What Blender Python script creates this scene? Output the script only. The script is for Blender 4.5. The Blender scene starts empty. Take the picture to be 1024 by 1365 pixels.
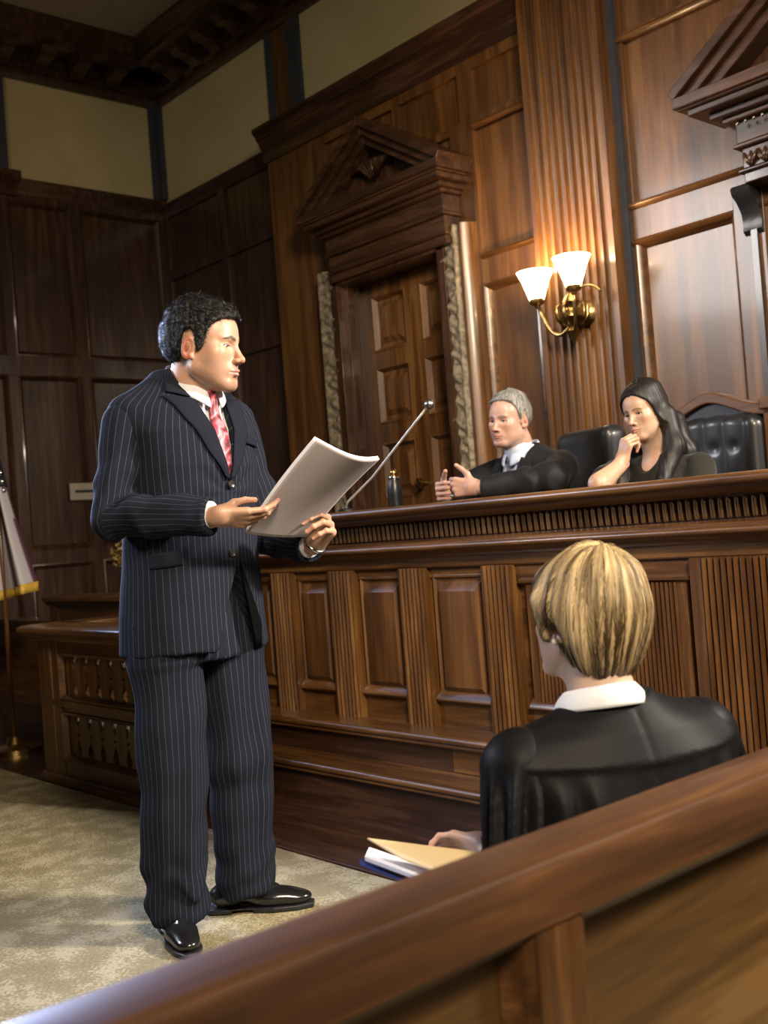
import bpy, math, random
import numpy as np
from mathutils import Vector, Matrix
random.seed(7)
D=bpy.data; SC=bpy.context.scene; COL=SC.collection
PI=math.pi
# ------------------------------------------------------------------ camera, world, lights, exposure
F_PX,ROLL,PITCH,YAW,CAM_H=1460.0,0.0769,0.0173,0.84985,1.10
fw=Vector((-math.sin(YAW)*math.cos(PITCH),math.cos(YAW)*math.cos(PITCH),math.sin(PITCH)))
r0=Vector((math.cos(YAW),math.sin(YAW),0)); u0=r0.cross(fw)
rr=r0*math.cos(ROLL)-u0*math.sin(ROLL); uu=r0*math.sin(ROLL)+u0*math.cos(ROLL)
cd=D.cameras.new('camera'); cam=D.objects.new('camera',cd); COL.objects.link(cam)
m=Matrix((rr,uu,-fw)).transposed().to_4x4(); m.translation=(0,0,CAM_H); cam.matrix_world=m
cd.sensor_fit='HORIZONTAL'; cd.sensor_width=36; cd.lens=36*F_PX/1024; cd.clip_start=.05; cd.clip_end=60
cd.dof.use_dof=True; cd.dof.focus_distance=3.05; cd.dof.aperture_fstop=5.6
SC.camera=cam
SC.view_settings.view_transform='Standard'; SC.view_settings.look='None'; SC.view_settings.gamma=1
SC.view_settings.use_curve_mapping=False; SC.view_settings.exposure=-0.12
w=D.worlds.new('world'); SC.world=w; w.use_nodes=True
w.node_tree.nodes['Background'].inputs[0].default_value=(1.0,.86,.70,1); w.node_tree.nodes['Background'].inputs[1].default_value=.012
def area(name,loc,target,size,power,color,sizey=None,spread=None):
    l=D.lights.new(name,'AREA'); l.energy=power; l.color=color; l.size=size
    if sizey: l.shape='RECTANGLE'; l.size_y=sizey
    if spread: l.spread=math.radians(spread)
    o=D.objects.new(name,l); COL.objects.link(o); o.location=loc
    o.rotation_euler=(Vector(target)-Vector(loc)).to_track_quat('-Z','Y').to_euler(); return o
area('key_light',(.75,4.05,3.0),(-2.7,1.6,1.1),.40,88,(1,.90,.76),spread=80)
area('bench_light',(1.3,.2,3.6),(-2.9,3.1,.8),.9,80,(1,.82,.60),spread=80)
area('rim_light',(-6.2,2.0,2.5),(-2.7,1.7,1.2),.7,34,(.50,.62,1),spread=45)
area('left_soft',(-5.6,-.6,3.0),(-2.0,1.6,1.1),.8,20,(.74,.82,1),spread=60)
area('wall_light',(-1.2,1.8,3.7),(-3.3,4.5,1.9),.8,24,(1,.82,.60),spread=75)
area('left_wall_light',(-4.5,.5,4.6),(-7.8,4.2,4.4),1.0,6,(1,.92,.72),spread=120)
area('high_light',(-5.0,.7,3.3),(-2.9,4.5,2.0),1.1,9.5,(1,.96,.93),spread=42)
area('front_fill',(1.2,-1.0,2.6),(-1.5,1.5,.9),1.0,7,(1,.88,.74),spread=120)

# ------------------------------------------------------------------ materials
MATS={}
def nt(name,rough=.5,base=(.5,.5,.5),metal=0,coat=0,spec=None):
    m=D.materials.new(name); m.use_nodes=True; t=m.node_tree; b=t.nodes['Principled BSDF']
    b.inputs['Base Color'].default_value=(*base,1); b.inputs['Roughness'].default_value=rough
    b.inputs['Metallic'].default_value=metal; b.inputs['Coat Weight'].default_value=coat
    b.inputs['Coat Roughness'].default_value=.12
    if spec is not None: b.inputs['Specular IOR Level'].default_value=spec
    MATS[name]=m; return m,t,b
def N(t,kind,**k):
    n=t.nodes.new(kind)
    for a,v in k.items(): setattr(n,a,v)
    return n
def ramp(t,stops):
    r=N(t,'ShaderNodeValToRGB'); e=r.color_ramp.elements
    e[0].position=stops[0][0]; e[0].color=(*stops[0][1],1); e[1].position=stops[-1][0]; e[1].color=(*stops[-1][1],1)
    for p,c in stops[1:-1]:
        x=e.new(p); x.color=(*c,1)
    return r
def wood(name,dark,mid,light,axis='Z',rough=.34,coat=.25,scale=1.0,bump=.12,coord='Object'):
    m,t,b=nt(name,rough,mid,coat=coat)
    tc=N(t,'ShaderNodeTexCoord'); mp=N(t,'ShaderNodeMapping')
    s=[14*scale,14*scale,14*scale]; s['XYZ'.index(axis)]=1.1*scale; mp.inputs['Scale'].default_value=s
    n1=N(t,'ShaderNodeTexNoise'); n1.inputs['Scale'].default_value=1.6; n1.inputs['Detail'].default_value=6; n1.inputs['Distortion'].default_value=.6
    n2=N(t,'ShaderNodeTexNoise'); n2.inputs['Scale'].default_value=9; n2.inputs['Detail'].default_value=4
    n3=N(t,'ShaderNodeTexNoise'); n3.inputs['Scale'].default_value=.8; n3.inputs['Detail'].default_value=2
    t.links.new(tc.outputs[coord],mp.inputs[0]); t.links.new(tc.outputs[coord],n3.inputs[0])
    for n in (n1,n2): t.links.new(mp.outputs[0],n.inputs[0])
    mx=N(t,'ShaderNodeMath',operation='MULTIPLY_ADD'); mx.inputs[1].default_value=.35
    t.links.new(n2.outputs[0],mx.inputs[0]); t.links.new(n1.outputs[0],mx.inputs[2])
    m2=N(t,'ShaderNodeMath',operation='MULTIPLY_ADD'); m2.inputs[1].default_value=.45
    t.links.new(n3.outputs[0],m2.inputs[0]); t.links.new(mx.outputs[0],m2.inputs[2])
    r=ramp(t,[(.62,dark),(.88,mid),(1.12 if False else 1.0,light)])
    sb=N(t,'ShaderNodeMath',operation='SUBTRACT'); sb.inputs[1].default_value=.08
    t.links.new(m2.outputs[0],sb.inputs[0]); t.links.new(sb.outputs[0],r.inputs[0]); t.links.new(r.outputs[0],b.inputs['Base Color'])
    bp=N(t,'ShaderNodeBump'); bp.inputs['Strength'].default_value=bump; bp.inputs['Distance'].default_value=.002
    t.links.new(mx.outputs[0],bp.inputs['Height']); t.links.new(bp.outputs[0],b.inputs['Normal'])
    return m
for ax in 'XYZ':
    wood('oak'+ax,(.050,.020,.006),(.128,.055,.016),(.205,.098,.030),ax)
    wood('mahogany'+ax,(.044,.018,.006),(.102,.042,.013),(.165,.074,.024),ax)
    wood('walnut'+ax,(.022,.0095,.005),(.050,.022,.012),(.085,.040,.022),ax)
    wood('panelwood'+ax,(.052,.021,.006),(.120,.050,.014),(.175,.080,.024),ax,rough=.38,coat=.16,scale=.5)
for ax in 'XZ': wood('tanwood'+ax,(.13,.07,.03),(.26,.15,.07),(.36,.23,.12),ax)
wood('door_wood',(.060,.024,.008),(.150,.066,.021),(.25,.118,.040),'Z',scale=.6)
wood('railwood',(.045,.018,.006),(.088,.036,.012),(.135,.059,.019),'Y',rough=.42,coat=.15,scale=.8)
wood('railpanel',(.045,.021,.006),(.105,.051,.014),(.165,.085,.025),'Y',rough=.42,coat=.1,scale=.55)
def noisy(name,c1,c2,scale,rough,detail=4,bump=0,bscale=None,dist=.003,metal=0,coat=0):
    m,t,b=nt(name,rough,c1,metal,coat)
    tc=N(t,'ShaderNodeTexCoord'); n=N(t,'ShaderNodeTexNoise'); n.inputs['Scale'].default_value=scale; n.inputs['Detail'].default_value=detail
    r=ramp(t,[(.35,c1),(.65,c2)]); t.links.new(tc.outputs['Object'],n.inputs[0]); t.links.new(n.outputs[0],r.inputs[0]); t.links.new(r.outputs[0],b.inputs['Base Color'])
    if bump:
        n2=N(t,'ShaderNodeTexNoise'); n2.inputs['Scale'].default_value=bscale or scale*4; n2.inputs['Detail'].default_value=3
        t.links.new(tc.outputs['Object'],n2.inputs[0])
        bp=N(t,'ShaderNodeBump'); bp.inputs['Strength'].default_value=bump; bp.inputs['Distance'].default_value=dist
        t.links.new(n2.outputs[0],bp.inputs['Height']); t.links.new(bp.outputs[0],b.inputs['Normal'])
    return m
noisy('plaster',(.46,.38,.20),(.52,.43,.24),3,.85,bump=.15,bscale=40)
noisy('ceiling_plaster',(.34,.30,.23),(.38,.34,.26),3,.9)
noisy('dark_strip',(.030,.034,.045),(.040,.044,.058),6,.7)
noisy('stone',(.13,.105,.07),(.34,.29,.21),28,.55,detail=7,bump=.9,bscale=38,dist=.012)
noisy('brass',(.42,.27,.09),(.60,.42,.16),20,.25,metal=1)
noisy('old_brass',(.20,.14,.06),(.42,.30,.13),30,.3,metal=1,bump=.3,bscale=60)
noisy('gold_paint',(.55,.33,.04),(.72,.46,.07),30,.45)
noisy('black_leather',(.007,.008,.011),(.013,.014,.018),5,.40,bump=.25,bscale=160,dist=.001,coat=.2)
noisy('black_iron',(.010,.011,.013),(.02,.02,.024),12,.35,bump=.3,bscale=40)
noisy('chrome',(.55,.56,.58),(.7,.7,.72),8,.2,metal=1)
noisy('steel_light',(.75,.70,.6),(.85,.8,.7),8,.4,metal=.6)
noisy('grey_metal',(.25,.25,.25),(.34,.34,.34),8,.35,metal=1)
noisy('vent_paint',(.34,.31,.25),(.40,.37,.30),8,.6)
noisy('paper',(.44,.39,.41),(.52,.47,.48),3,.75)
noisy('white_paper',(.80,.80,.86),(.86,.86,.9),5,.7)
noisy('manila',(.72,.52,.24),(.80,.60,.30),5,.65)
noisy('blue_card',(.01,.025,.16),(.015,.035,.22),5,.45)
# carpet
m,t,b=nt('carpet',.95,(.3,.25,.15),spec=.1)
tc=N(t,'ShaderNodeTexCoord'); n1=N(t,'ShaderNodeTexNoise'); n1.inputs['Scale'].default_value=9; n1.inputs['Detail'].default_value=8
n2=N(t,'ShaderNodeTexNoise'); n2.inputs['Scale'].default_value=110; n2.inputs['Detail'].default_value=3
mx=N(t,'ShaderNodeMath',operation='MULTIPLY_ADD'); mx.inputs[1].default_value=.8
for n in (n1,n2): t.links.new(tc.outputs['Object'],n.inputs[0])
t.links.new(n2.outputs[0],mx.inputs[0]); t.links.new(n1.outputs[0],mx.inputs[2])
r=ramp(t,[(.45,(.20,.165,.095)),(.9,(.29,.245,.145)),(1.0,(.42,.37,.24))]); t.links.new(mx.outputs[0],r.inputs[0]); t.links.new(r.outputs[0],b.inputs['Base Color'])
bp=N(t,'ShaderNodeBump'); bp.inputs['Strength'].default_value=.8; bp.inputs['Distance'].default_value=.008; t.links.new(mx.outputs[0],bp.inputs['Height']); t.links.new(bp.outputs[0],b.inputs['Normal'])
# lamp shade glass
m,t,b=nt('lit_glass',.3,(1,.9,.72)); b.inputs['Emission Color'].default_value=(1,.74,.42,1); b.inputs['Emission Strength'].default_value=9
M=MATS

# ------------------------------------------------------------------ mesh helpers
class MB:
    def __init__(s,fr=None): s.v=[]; s.f=[]; s.fr=fr     # fr maps (u,v,w) to world
    def add(s,vs,fs):
        k=len(s.v); s.v+= [tuple(s.fr(*p)) if s.fr else tuple(p) for p in vs]; s.f+=[tuple(i+k for i in f) for f in fs]; return s
    def box(s,a,b):
        x0,y0,z0=[min(p,q) for p,q in zip(a,b)]; x1,y1,z1=[max(p,q) for p,q in zip(a,b)]
        return s.add([(x0,y0,z0),(x1,y0,z0),(x1,y1,z0),(x0,y1,z0),(x0,y0,z1),(x1,y0,z1),(x1,y1,z1),(x0,y1,z1)],
            [(0,3,2,1),(4,5,6,7),(0,1,5,4),(1,2,6,5),(2,3,7,6),(3,0,4,7)])
    def prism(s,pts,axis,a,b):           # 2D outline extruded along axis between a and b
        def P(p,q): 
            return {'x':(q,p[0],p[1]),'y':(p[0],q,p[1]),'z':(p[0],p[1],q)}[axis]
        n=len(pts); return s.add([P(p,a) for p in pts]+[P(p,b) for p in pts],[tuple(range(n))[::-1],tuple(range(n,2*n))]+[(i,(i+1)%n,n+(i+1)%n,n+i) for i in range(n)])
    def nested(s,u0,u1,v0,v1,steps,close=True): # nested rectangles: (inset, w) ; facing +w
        vs=[];fs=[]
        for i,(k,w_) in enumerate(steps):
            kx,ky=(k if isinstance(k,tuple) else (k,k))
            vs+=[(u0+kx,v0+ky,w_),(u1-kx,v0+ky,w_),(u1-kx,v1-ky,w_),(u0+kx,v1-ky,w_)]
            if i:
                a=4*(i-1); b_=4*i
                for j in range(4): fs.append((a+j,a+(j+1)%4,b_+(j+1)%4,b_+j))
        if close: fs.append(tuple(range(4*len(steps)-4,4*len(steps))))
        return s.add(vs,fs)
    def lathe(s,prof,c=(0,0,0),n=24,axis='z',cap=True):
        vs=[];fs=[]
        for r_,h in prof:
            for i in range(n):
                a=2*PI*i/n; p=(r_*math.cos(a),r_*math.sin(a),h)
                if axis=='y': p=(p[0],h,p[1])
                if axis=='x': p=(h,p[0],p[1])
                vs.append((p[0]+c[0],p[1]+c[1],p[2]+c[2]))
        for k in range(len(prof)-1):
            for i in range(n): fs.append((k*n+i,k*n+(i+1)%n,(k+1)*n+(i+1)%n,(k+1)*n+i))
        if cap: fs+= [tuple(range(n))[::-1],tuple(range((len(prof)-1)*n,len(prof)*n))]
        return s.add(vs,fs)
    def tube(s,pts,r_,n=10):
        pts=[Vector(p) for p in pts]; rs=r_ if isinstance(r_,(list,tuple)) else [r_]*len(pts)
        vs=[];fs=[];up=None
        for i,p in enumerate(pts):
            t_=(pts[min(i+1,len(pts)-1)]-pts[max(i-1,0)]).normalized()
            if up is None: up=t_.orthogonal().normalized()
            up=(up-t_*up.dot(t_)).normalized(); sd=t_.cross(up)
            for k in range(n):
                a=2*PI*k/n; vs.append(tuple(p+(up*math.cos(a)+sd*math.sin(a))*rs[i]))
        for i in range(len(pts)-1):
            for k in range(n): fs.append((i*n+k,i*n+(k+1)%n,(i+1)*n+(k+1)%n,(i+1)*n+k))
        fs+=[tuple(range(n))[::-1],tuple(range((len(pts)-1)*n,len(pts)*n))]
        return s.add(vs,fs)
    def grid(s,fn,nu,nv,close=False):
        vs=[fn(i/(nu-1),j/(nv-1)) for j in range(nv) for i in range(nu)]
        return s.add(vs,[(j*nu+i,j*nu+i+1,(j+1)*nu+i+1,(j+1)*nu+i) for j in range(nv-1) for i in range(nu-1)])
    def build(s,name,mat,parent=None,smooth=False,bevel=0,solid=0,sub=0):
        me=D.meshes.new(name); me.from_pydata(s.v,[],s.f); me.update()
        import bmesh
        bm=bmesh.new(); bm.from_mesh(me); bmesh.ops.recalc_face_normals(bm,faces=bm.faces); bm.to_mesh(me); bm.free()
        if smooth:
            me.polygons.foreach_set('use_smooth',[True]*len(me.polygons)); 
            if smooth!='all': me.set_sharp_from_angle(angle=math.radians(38))
        o=D.objects.new(name,me); COL.objects.link(o); me.materials.append(M[mat] if isinstance(mat,str) else mat)
        if solid:
            md=o.modifiers.new('thick','SOLIDIFY'); md.thickness=solid; md.offset=0
        if sub: md=o.modifiers.new('sub','SUBSURF'); md.levels=sub; md.render_levels=sub
        if bevel:
            md=o.modifiers.new('bevel','BEVEL'); md.width=bevel; md.segments=2; md.limit_method='ANGLE'; md.angle_limit=.6
        if parent: o.parent=parent; o.matrix_parent_inverse=parent_inv(parent)
        return o
def parent_inv(p):
    mt=Matrix.Identity(4); q=p
    while q:
        lm=Matrix.Translation(q.location)@q.rotation_euler.to_matrix().to_4x4()@Matrix.Diagonal((*q.scale,1))
        mt=lm@q.matrix_parent_inverse.__class__.Identity(4)@mt if q.parent is None else (q.matrix_parent_inverse@lm)@mt
        q=q.parent
    return mt.inverted()
def tag(o,label=None,cat=None,group=None,kind=None):
    if label: o['label']=label
    if cat: o['category']=cat
    if group: o['group']=group
    if kind: o['kind']=kind
    return o
def thing(name,label,cat,loc=(0,0,0),rz=0,group=None):
    o=D.objects.new(name,None); COL.objects.link(o); o.location=loc; o.rotation_euler=(0,0,rz); o.empty_display_size=.1
    return tag(o,label,cat,group)
def struct(o): o['kind']='structure'; return o
Bk=lambda y0: (lambda u,v,w_: (u,y0-w_,v))      # wall frame facing -Y
Lf=lambda x0: (lambda u,v,w_: (x0+w_,u,v))      # wall frame facing +X
def prof_bar(mb,prof,u0,u1):                    # profile [(w,v)] swept along u in a wall frame
    n=len(prof)
    return mb.add([(u0,v,w_) for w_,v in prof]+[(u1,v,w_) for w_,v in prof],[tuple(range(n)),tuple(range(n,2*n))[::-1]]+[(i,(i+1)%n,n+(i+1)%n,n+i) for i in range(n)])
def vprof_bar(mb,prof,v0,v1):                   # profile [(u,w)] swept along v
    n=len(prof)
    return mb.add([(u,v0,w_) for u,w_ in prof]+[(u,v1,w_) for u,w_ in prof],[tuple(range(n))[::-1],tuple(range(n,2*n))]+[(i,(i+1)%n,n+(i+1)%n,n+i) for i in range(n)])
def arc(cx,cy,r_,a0,a1,n=6): return [(cx+r_*math.cos(math.radians(a0+(a1-a0)*i/n)),cy+r_*math.sin(math.radians(a0+(a1-a0)*i/n))) for i in range(n+1)]

# ------------------------------------------------------------------ room shell
YW,YR,XL=4.55,4.75,-7.88
struct(MB().box((-9,-3,-.1),(3,6,0)).build('floor','walnutX'))
cp=MB().box((-7.80,-2.9,0.0005),(2.6,2.21,.016)).build('carpet','carpet')
tag(cp,'olive beige low-pile carpet the suited man stands on','carpet')
struct(MB().box((-9,-3,5.1),(3,6,5.25)).build('ceiling','ceiling_plaster'))
# back wall: a thick backing, then the protruding panelled part
wb=struct(MB().box((-8.1,YR,0),(-5.42,YR+.15,5.2)).box((-4.38,YR,0),(2.6,YR+.15,5.2)).box((-5.42,YR,2.72),(-4.38,YR+.15,5.2)).build('wall_back','plaster'))
def kid(mb,name,mat,par,label=None,**k):
    o=mb.build(name,mat,par,**k)
    if label: o['label']=label
    return o
# protruding wainscot slab (panel plane w=-.03 behind the stile plane)
s=MB(Bk(YW)); PB=-.03
s.box((-6.12,0,-.2),(-5.42,3.9,PB)).box((-5.42,2.72,-.2),(-4.38,3.9,PB)).box((-4.38,0,-.2),(2.6,3.9,PB))
kid(s,'panel_backing','panelwoodZ',wb)
st=MB(Bk(YW)); mo=MB(Bk(YW))
def stile(u0,u1,v0=0,v1=3.74): st.box((u0,v0,PB-.01),(u1,v1,0))
def rail(u0,u1,v0,v1): st.box((u0,v0,PB-.01),(u1,v1,-.0006))
SUNK=[(0,.008),(.012,.012),(.024,.002),(.034,-.012),(.042,-.029)]
def frame(u0,u1,v0,v1,steps=SUNK): mo.nested(u0-.012,u1+.012,v0-.012,v1+.012,steps,close=False)
stile(-6.12,-5.50); stile(-4.27,-4.17); stile(-4.83,-4.77,3.38,3.74)
stile(-4.36,-4.27,0,3.38) ; rail(-6.12,-3.6,3.335,3.385); rail(-4.27,-3.6,2.43,2.60); rail(-6.12,2.6,3.66,3.74)
rail(-4.2,-3.6,0,1.35); stile(-3.80,-3.70,0,2.45)
stile(-3.25,-3.14); rail(-3.2,2.6,3.41,3.46); rail(-3.2,2.6,2.415,2.62); rail(-3.2,2.6,0,1.3); stile(-2.61,-2.45,0,2.5)
stile(-1.15,-1.05); stile(.3,.4); stile(1.6,1.7)
frame(-4.17,-3.80,1.35,2.43); frame(-3.14,-2.61,1.30,2.415)
for a_,b_ in ((-1.05,.3),(.4,1.6)): frame(a_,b_,1.30,2.415)
for v in (2.60,3.335): prof_bar(mo,[(0,v-.02),(.012,v-.015),(.02,v),(.012,v+.012),(0,v+.015)],-4.17,-3.7)
for v in (2.60,2.42,3.43): prof_bar(mo,[(0,v-.02),(.012,v-.015),(.022,v),(.012,v+.012),(0,v+.015)],-3.2,2.6)
kid(st,'stile','panelwoodZ',wb,smooth=False,bevel=.003); kid(mo,'panel_moulding','mahoganyX',wb,smooth=True)
# fluted pilaster
def fluted(mb,u0,u1,v0,v1,w0,n,depth=.018,convex=False):
    pr_=[(u0,0)]; e=(u1-u0)*.05; pr_+=[(u0,w0),(u0+e,w0)]
    k=(u1-u0-2*e)/n
    for i in range(n):
        a=u0+e+i*k
        if convex: pr_+=[(a+k*.08,w0-depth*.6)]+[(a+k*(.5-.42*math.cos(math.radians(q))),w0-depth*.6+depth*math.sin(math.radians(q))) for q in (0,30,60,90,120,150,180)]
        else: pr_+=[(a+k*.16,w0)]+[(a+k*(.5-.34*math.cos(math.radians(q))),w0-depth*math.sin(math.radians(q))) for q in (0,30,60,90,120,150,180)]+[(a+k*.84,w0)]
    pr_+=[(u1-e,w0),(u1,w0),(u1,0)]
    return vprof_bar(mb,pr_,v0,v1)
kid(fluted(MB(Bk(YW)),-3.70,-3.20,0,4.6,.11,9,.03),'fluted_pilaster','panelwoodZ',wb,smooth=True)
kid(MB(Bk(YW)).box((-3.20,0,-.02),(-3.165,3.9,.03)),'shadow_strip','dark_strip',wb,'near-black strip standing in for the shadow at the right edge of the pilaster')  # dark-coloured box stands in for the shadow along the pilaster's right return
# wall cornice
CP=[(-.02,3.72),(.015,3.72),(.02,3.75),(.02,3.80),(.04,3.83),(.06,3.87),(.07,3.87),(.07,3.89),(.09,3.91),(.10,3.92),(.10,3.945),(-.19,3.945)]
kid(prof_bar(MB(Bk(YW)),CP,-6.15,2.6),'wall_cornice','walnutX',wb,smooth=True)
# upper strips
u=MB(Bk(YR)).box((-6.29,4.05,0),(-6.22,4.8,.03)).box((-6.03,4.05,0),(-5.90,4.8,.03)); kid(u,'dark_strip','dark_strip',wb,'near-black vertical strip')
u=MB(Bk(YR)).box((-6.22,4.05,0),(-6.03,4.8,.015)); kid(u,'wood_strip','oakZ',wb,'tan wooden strip between two dark strips')
for x_ in (-3.2,-.6): kid(MB(Bk(YR)).box((x_,4.05,0),(x_+.12,4.8,.03)),'dark_strip','dark_strip',wb)
# recessed panelling left of the protruding part
rp=MB(Bk(YR)).box((-7.88,0,0),(-6.10,3.86,.012))
for v0,v1 in ((3.28,3.36),(2.50,2.64),(1.05,1.15),(0,.15)): rp.box((-7.88,v0,0),(-6.1,v1,.035))
for a_,b_ in ((-7.86,-7.78),(-7.02,-6.94),(-6.2,-6.1)): rp.box((a_,0,0),(b_,3.86,.034))
kid(rp,'recess_panelling','walnutZ',wb,bevel=.004)
kid(prof_bar(MB(Bk(YR)),[(0,3.80),(.03,3.80),(.04,3.84),(.07,3.88),(.07,3.90),(0,3.92)],-7.88,-6.1),'panel_cap','walnutX',wb,smooth=True)
kid(MB(Bk(YR)).box((-7.87,3.96,0),(-7.79,4.76,.05)),'dark_strip','dark_strip',wb)
# left wall
wl=struct(MB().box((XL-.15,-3,0),(XL,4.9,5.2)).build('wall_left','plaster'))
lp=MB(Lf(XL)).box((-3,0,0),(4.74,3.86,.012))
for v0,v1 in ((3.78,3.86),(2.46,2.62),(1.04,1.16),(0,.16)): lp.box((-3,v0,0),(4.74,v1,.04))
for a_ in (-2,-1.1,-.2,.7,1.6,2.5,3.30,3.88,4.66): lp.box((a_,0,0),(a_+.09,3.86,.038))
kid(lp,'wall_panelling','walnutZ',wl,bevel=.004)
lm=MB(Lf(XL))
for a_,b_ in ((2.59,3.30),(3.39,3.88),(3.97,4.66)):
    for v0,v1 in ((.16,1.04),(1.16,2.46),(2.62,3.78)): lm.nested(a_-.01,b_+.01,v0-.01,v1+.01,[(0,.044),(.012,.048),(.03,.03),(.04,.013)],close=False)
kid(lm,'panel_moulding','walnutZ',wl,smooth=True)
kid(prof_bar(MB(Lf(XL)),[(0,3.84),(.04,3.84),(.05,3.88),(.08,3.92),(.08,3.95),(0,3.97)],-3,4.74),'panel_cap','walnutX',wl,smooth=True)
kid(MB(Lf(XL)).box((4.66,3.96,0),(4.74,4.76,.05)),'dark_strip','dark_strip',wl)
for q in (3.32,1.4,-.5):
    kid(MB(Lf(XL)).box((q,3.96,0),(q+.10,4.76,.05)),'dark_strip','dark_strip',wl)
    c=MB(Lf(XL)); prof_bar(c,[(0,3.80),(.06,3.82),(.09,3.88),(.15,3.93),(.15,3.98),(0,3.98)],q-.05,q+.15); kid(c,'strip_bracket','walnutX',wl,smooth=True)
# ceiling cornice with brackets
KP=[(-.02,4.73),(.03,4.73),(.05,4.76),(.05,4.80),(.08,4.82),(.08,4.84),(.05,4.85),(.05,4.93),(.30,4.93),(.33,4.95),(.33,5.0),(.37,5.04),(.40,5.07),(.40,5.12),(-.02,5.12)]
tb=struct(prof_bar(MB(Bk(YR)),KP,-7.88,2.6).build('trim_1','walnutX',smooth=True)); 
tl=struct(prof_bar(MB(Lf(XL)),KP,-3,4.75).build('trim_2','walnutX',smooth=True))
BR=[(.05,4.80),(.10,4.79),(.13,4.82),(.20,4.85),(.26,4.85),(.29,4.88),(.29,4.94),(.05,4.94)]
for i in range(24):
    u_=-7.45+i*.30
    if u_<2.4: kid(prof_bar(MB(Bk(YR)),BR,u_,u_+.11),'cornice_bracket','walnutY',tb,smooth=True)
for i in range(22):
    u_=4.24-i*.30
    kid(prof_bar(MB(Lf(XL)),BR,u_,u_+.11),'cornice_bracket','walnutY',tl,smooth=True)
# ------------------------------------------------------------------ door with carved surround
YD=4.67
d1=struct(MB(Bk(YD)).box((-5.40,0,-.05),(-4.40,2.80,0)).build('door_1','door_wood'))
dm=MB(Bk(YD)); dr=MB(Bk(YD))
rows=((2.24,2.60),(1.78,2.14),(1.30,1.66),(.82,1.18),(.15,.66))
for a_,b_ in ((-5.25,-4.93),(-4.80,-4.48)):
    for v0,v1 in rows: dm.nested(a_,b_,v0,v1,[(0,.032),(.010,.034),(.028,.004),(.034,-.006),(.040,-.006),(.085,.022)])
dr.box((-5.40,0,0),(-5.25,2.8,.030)).box((-4.93,0,0),(-4.80,2.8,.0295)).box((-4.48,0,0),(-4.38,2.8,.030))
vv=[.0,.15,.66,.82,1.18,1.30,1.66,1.78,2.14,2.24,2.60,2.80]
for i in range(0,12,2): dr.box((-5.38,vv[i],0),(-4.40,vv[i+1],.029))
kid(dm,'raised_panel','door_wood',d1,smooth=False); kid(dr,'door_frame_bars','door_wood',d1)
kb=MB().lathe([(.004,.0),(.012,-.004),(.012,-.03),(.028,-.045),(.033,-.06),(.028,-.078),(.01,-.085)],(-4.865,YD-.03,1.375),16,'y').build('door_knob','brass',d1,smooth=True)
# jambs / lintel
j=MB(Bk(YW)); j.box((-5.42,0,-.14),(-5.355,2.74,.10)).box((-4.44,0,-.14),(-4.38,2.74,.10)).box((-5.42,2.68,-.14),(-4.38,2.76,.10)).box((-5.36,0,-.12),(-5.34,2.70,.03)).box((-5.36,0,-.12),(-5.325,2.70,-.04))
sr=kid(j,'door_jamb','walnutZ',d1,bevel=.004)
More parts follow.
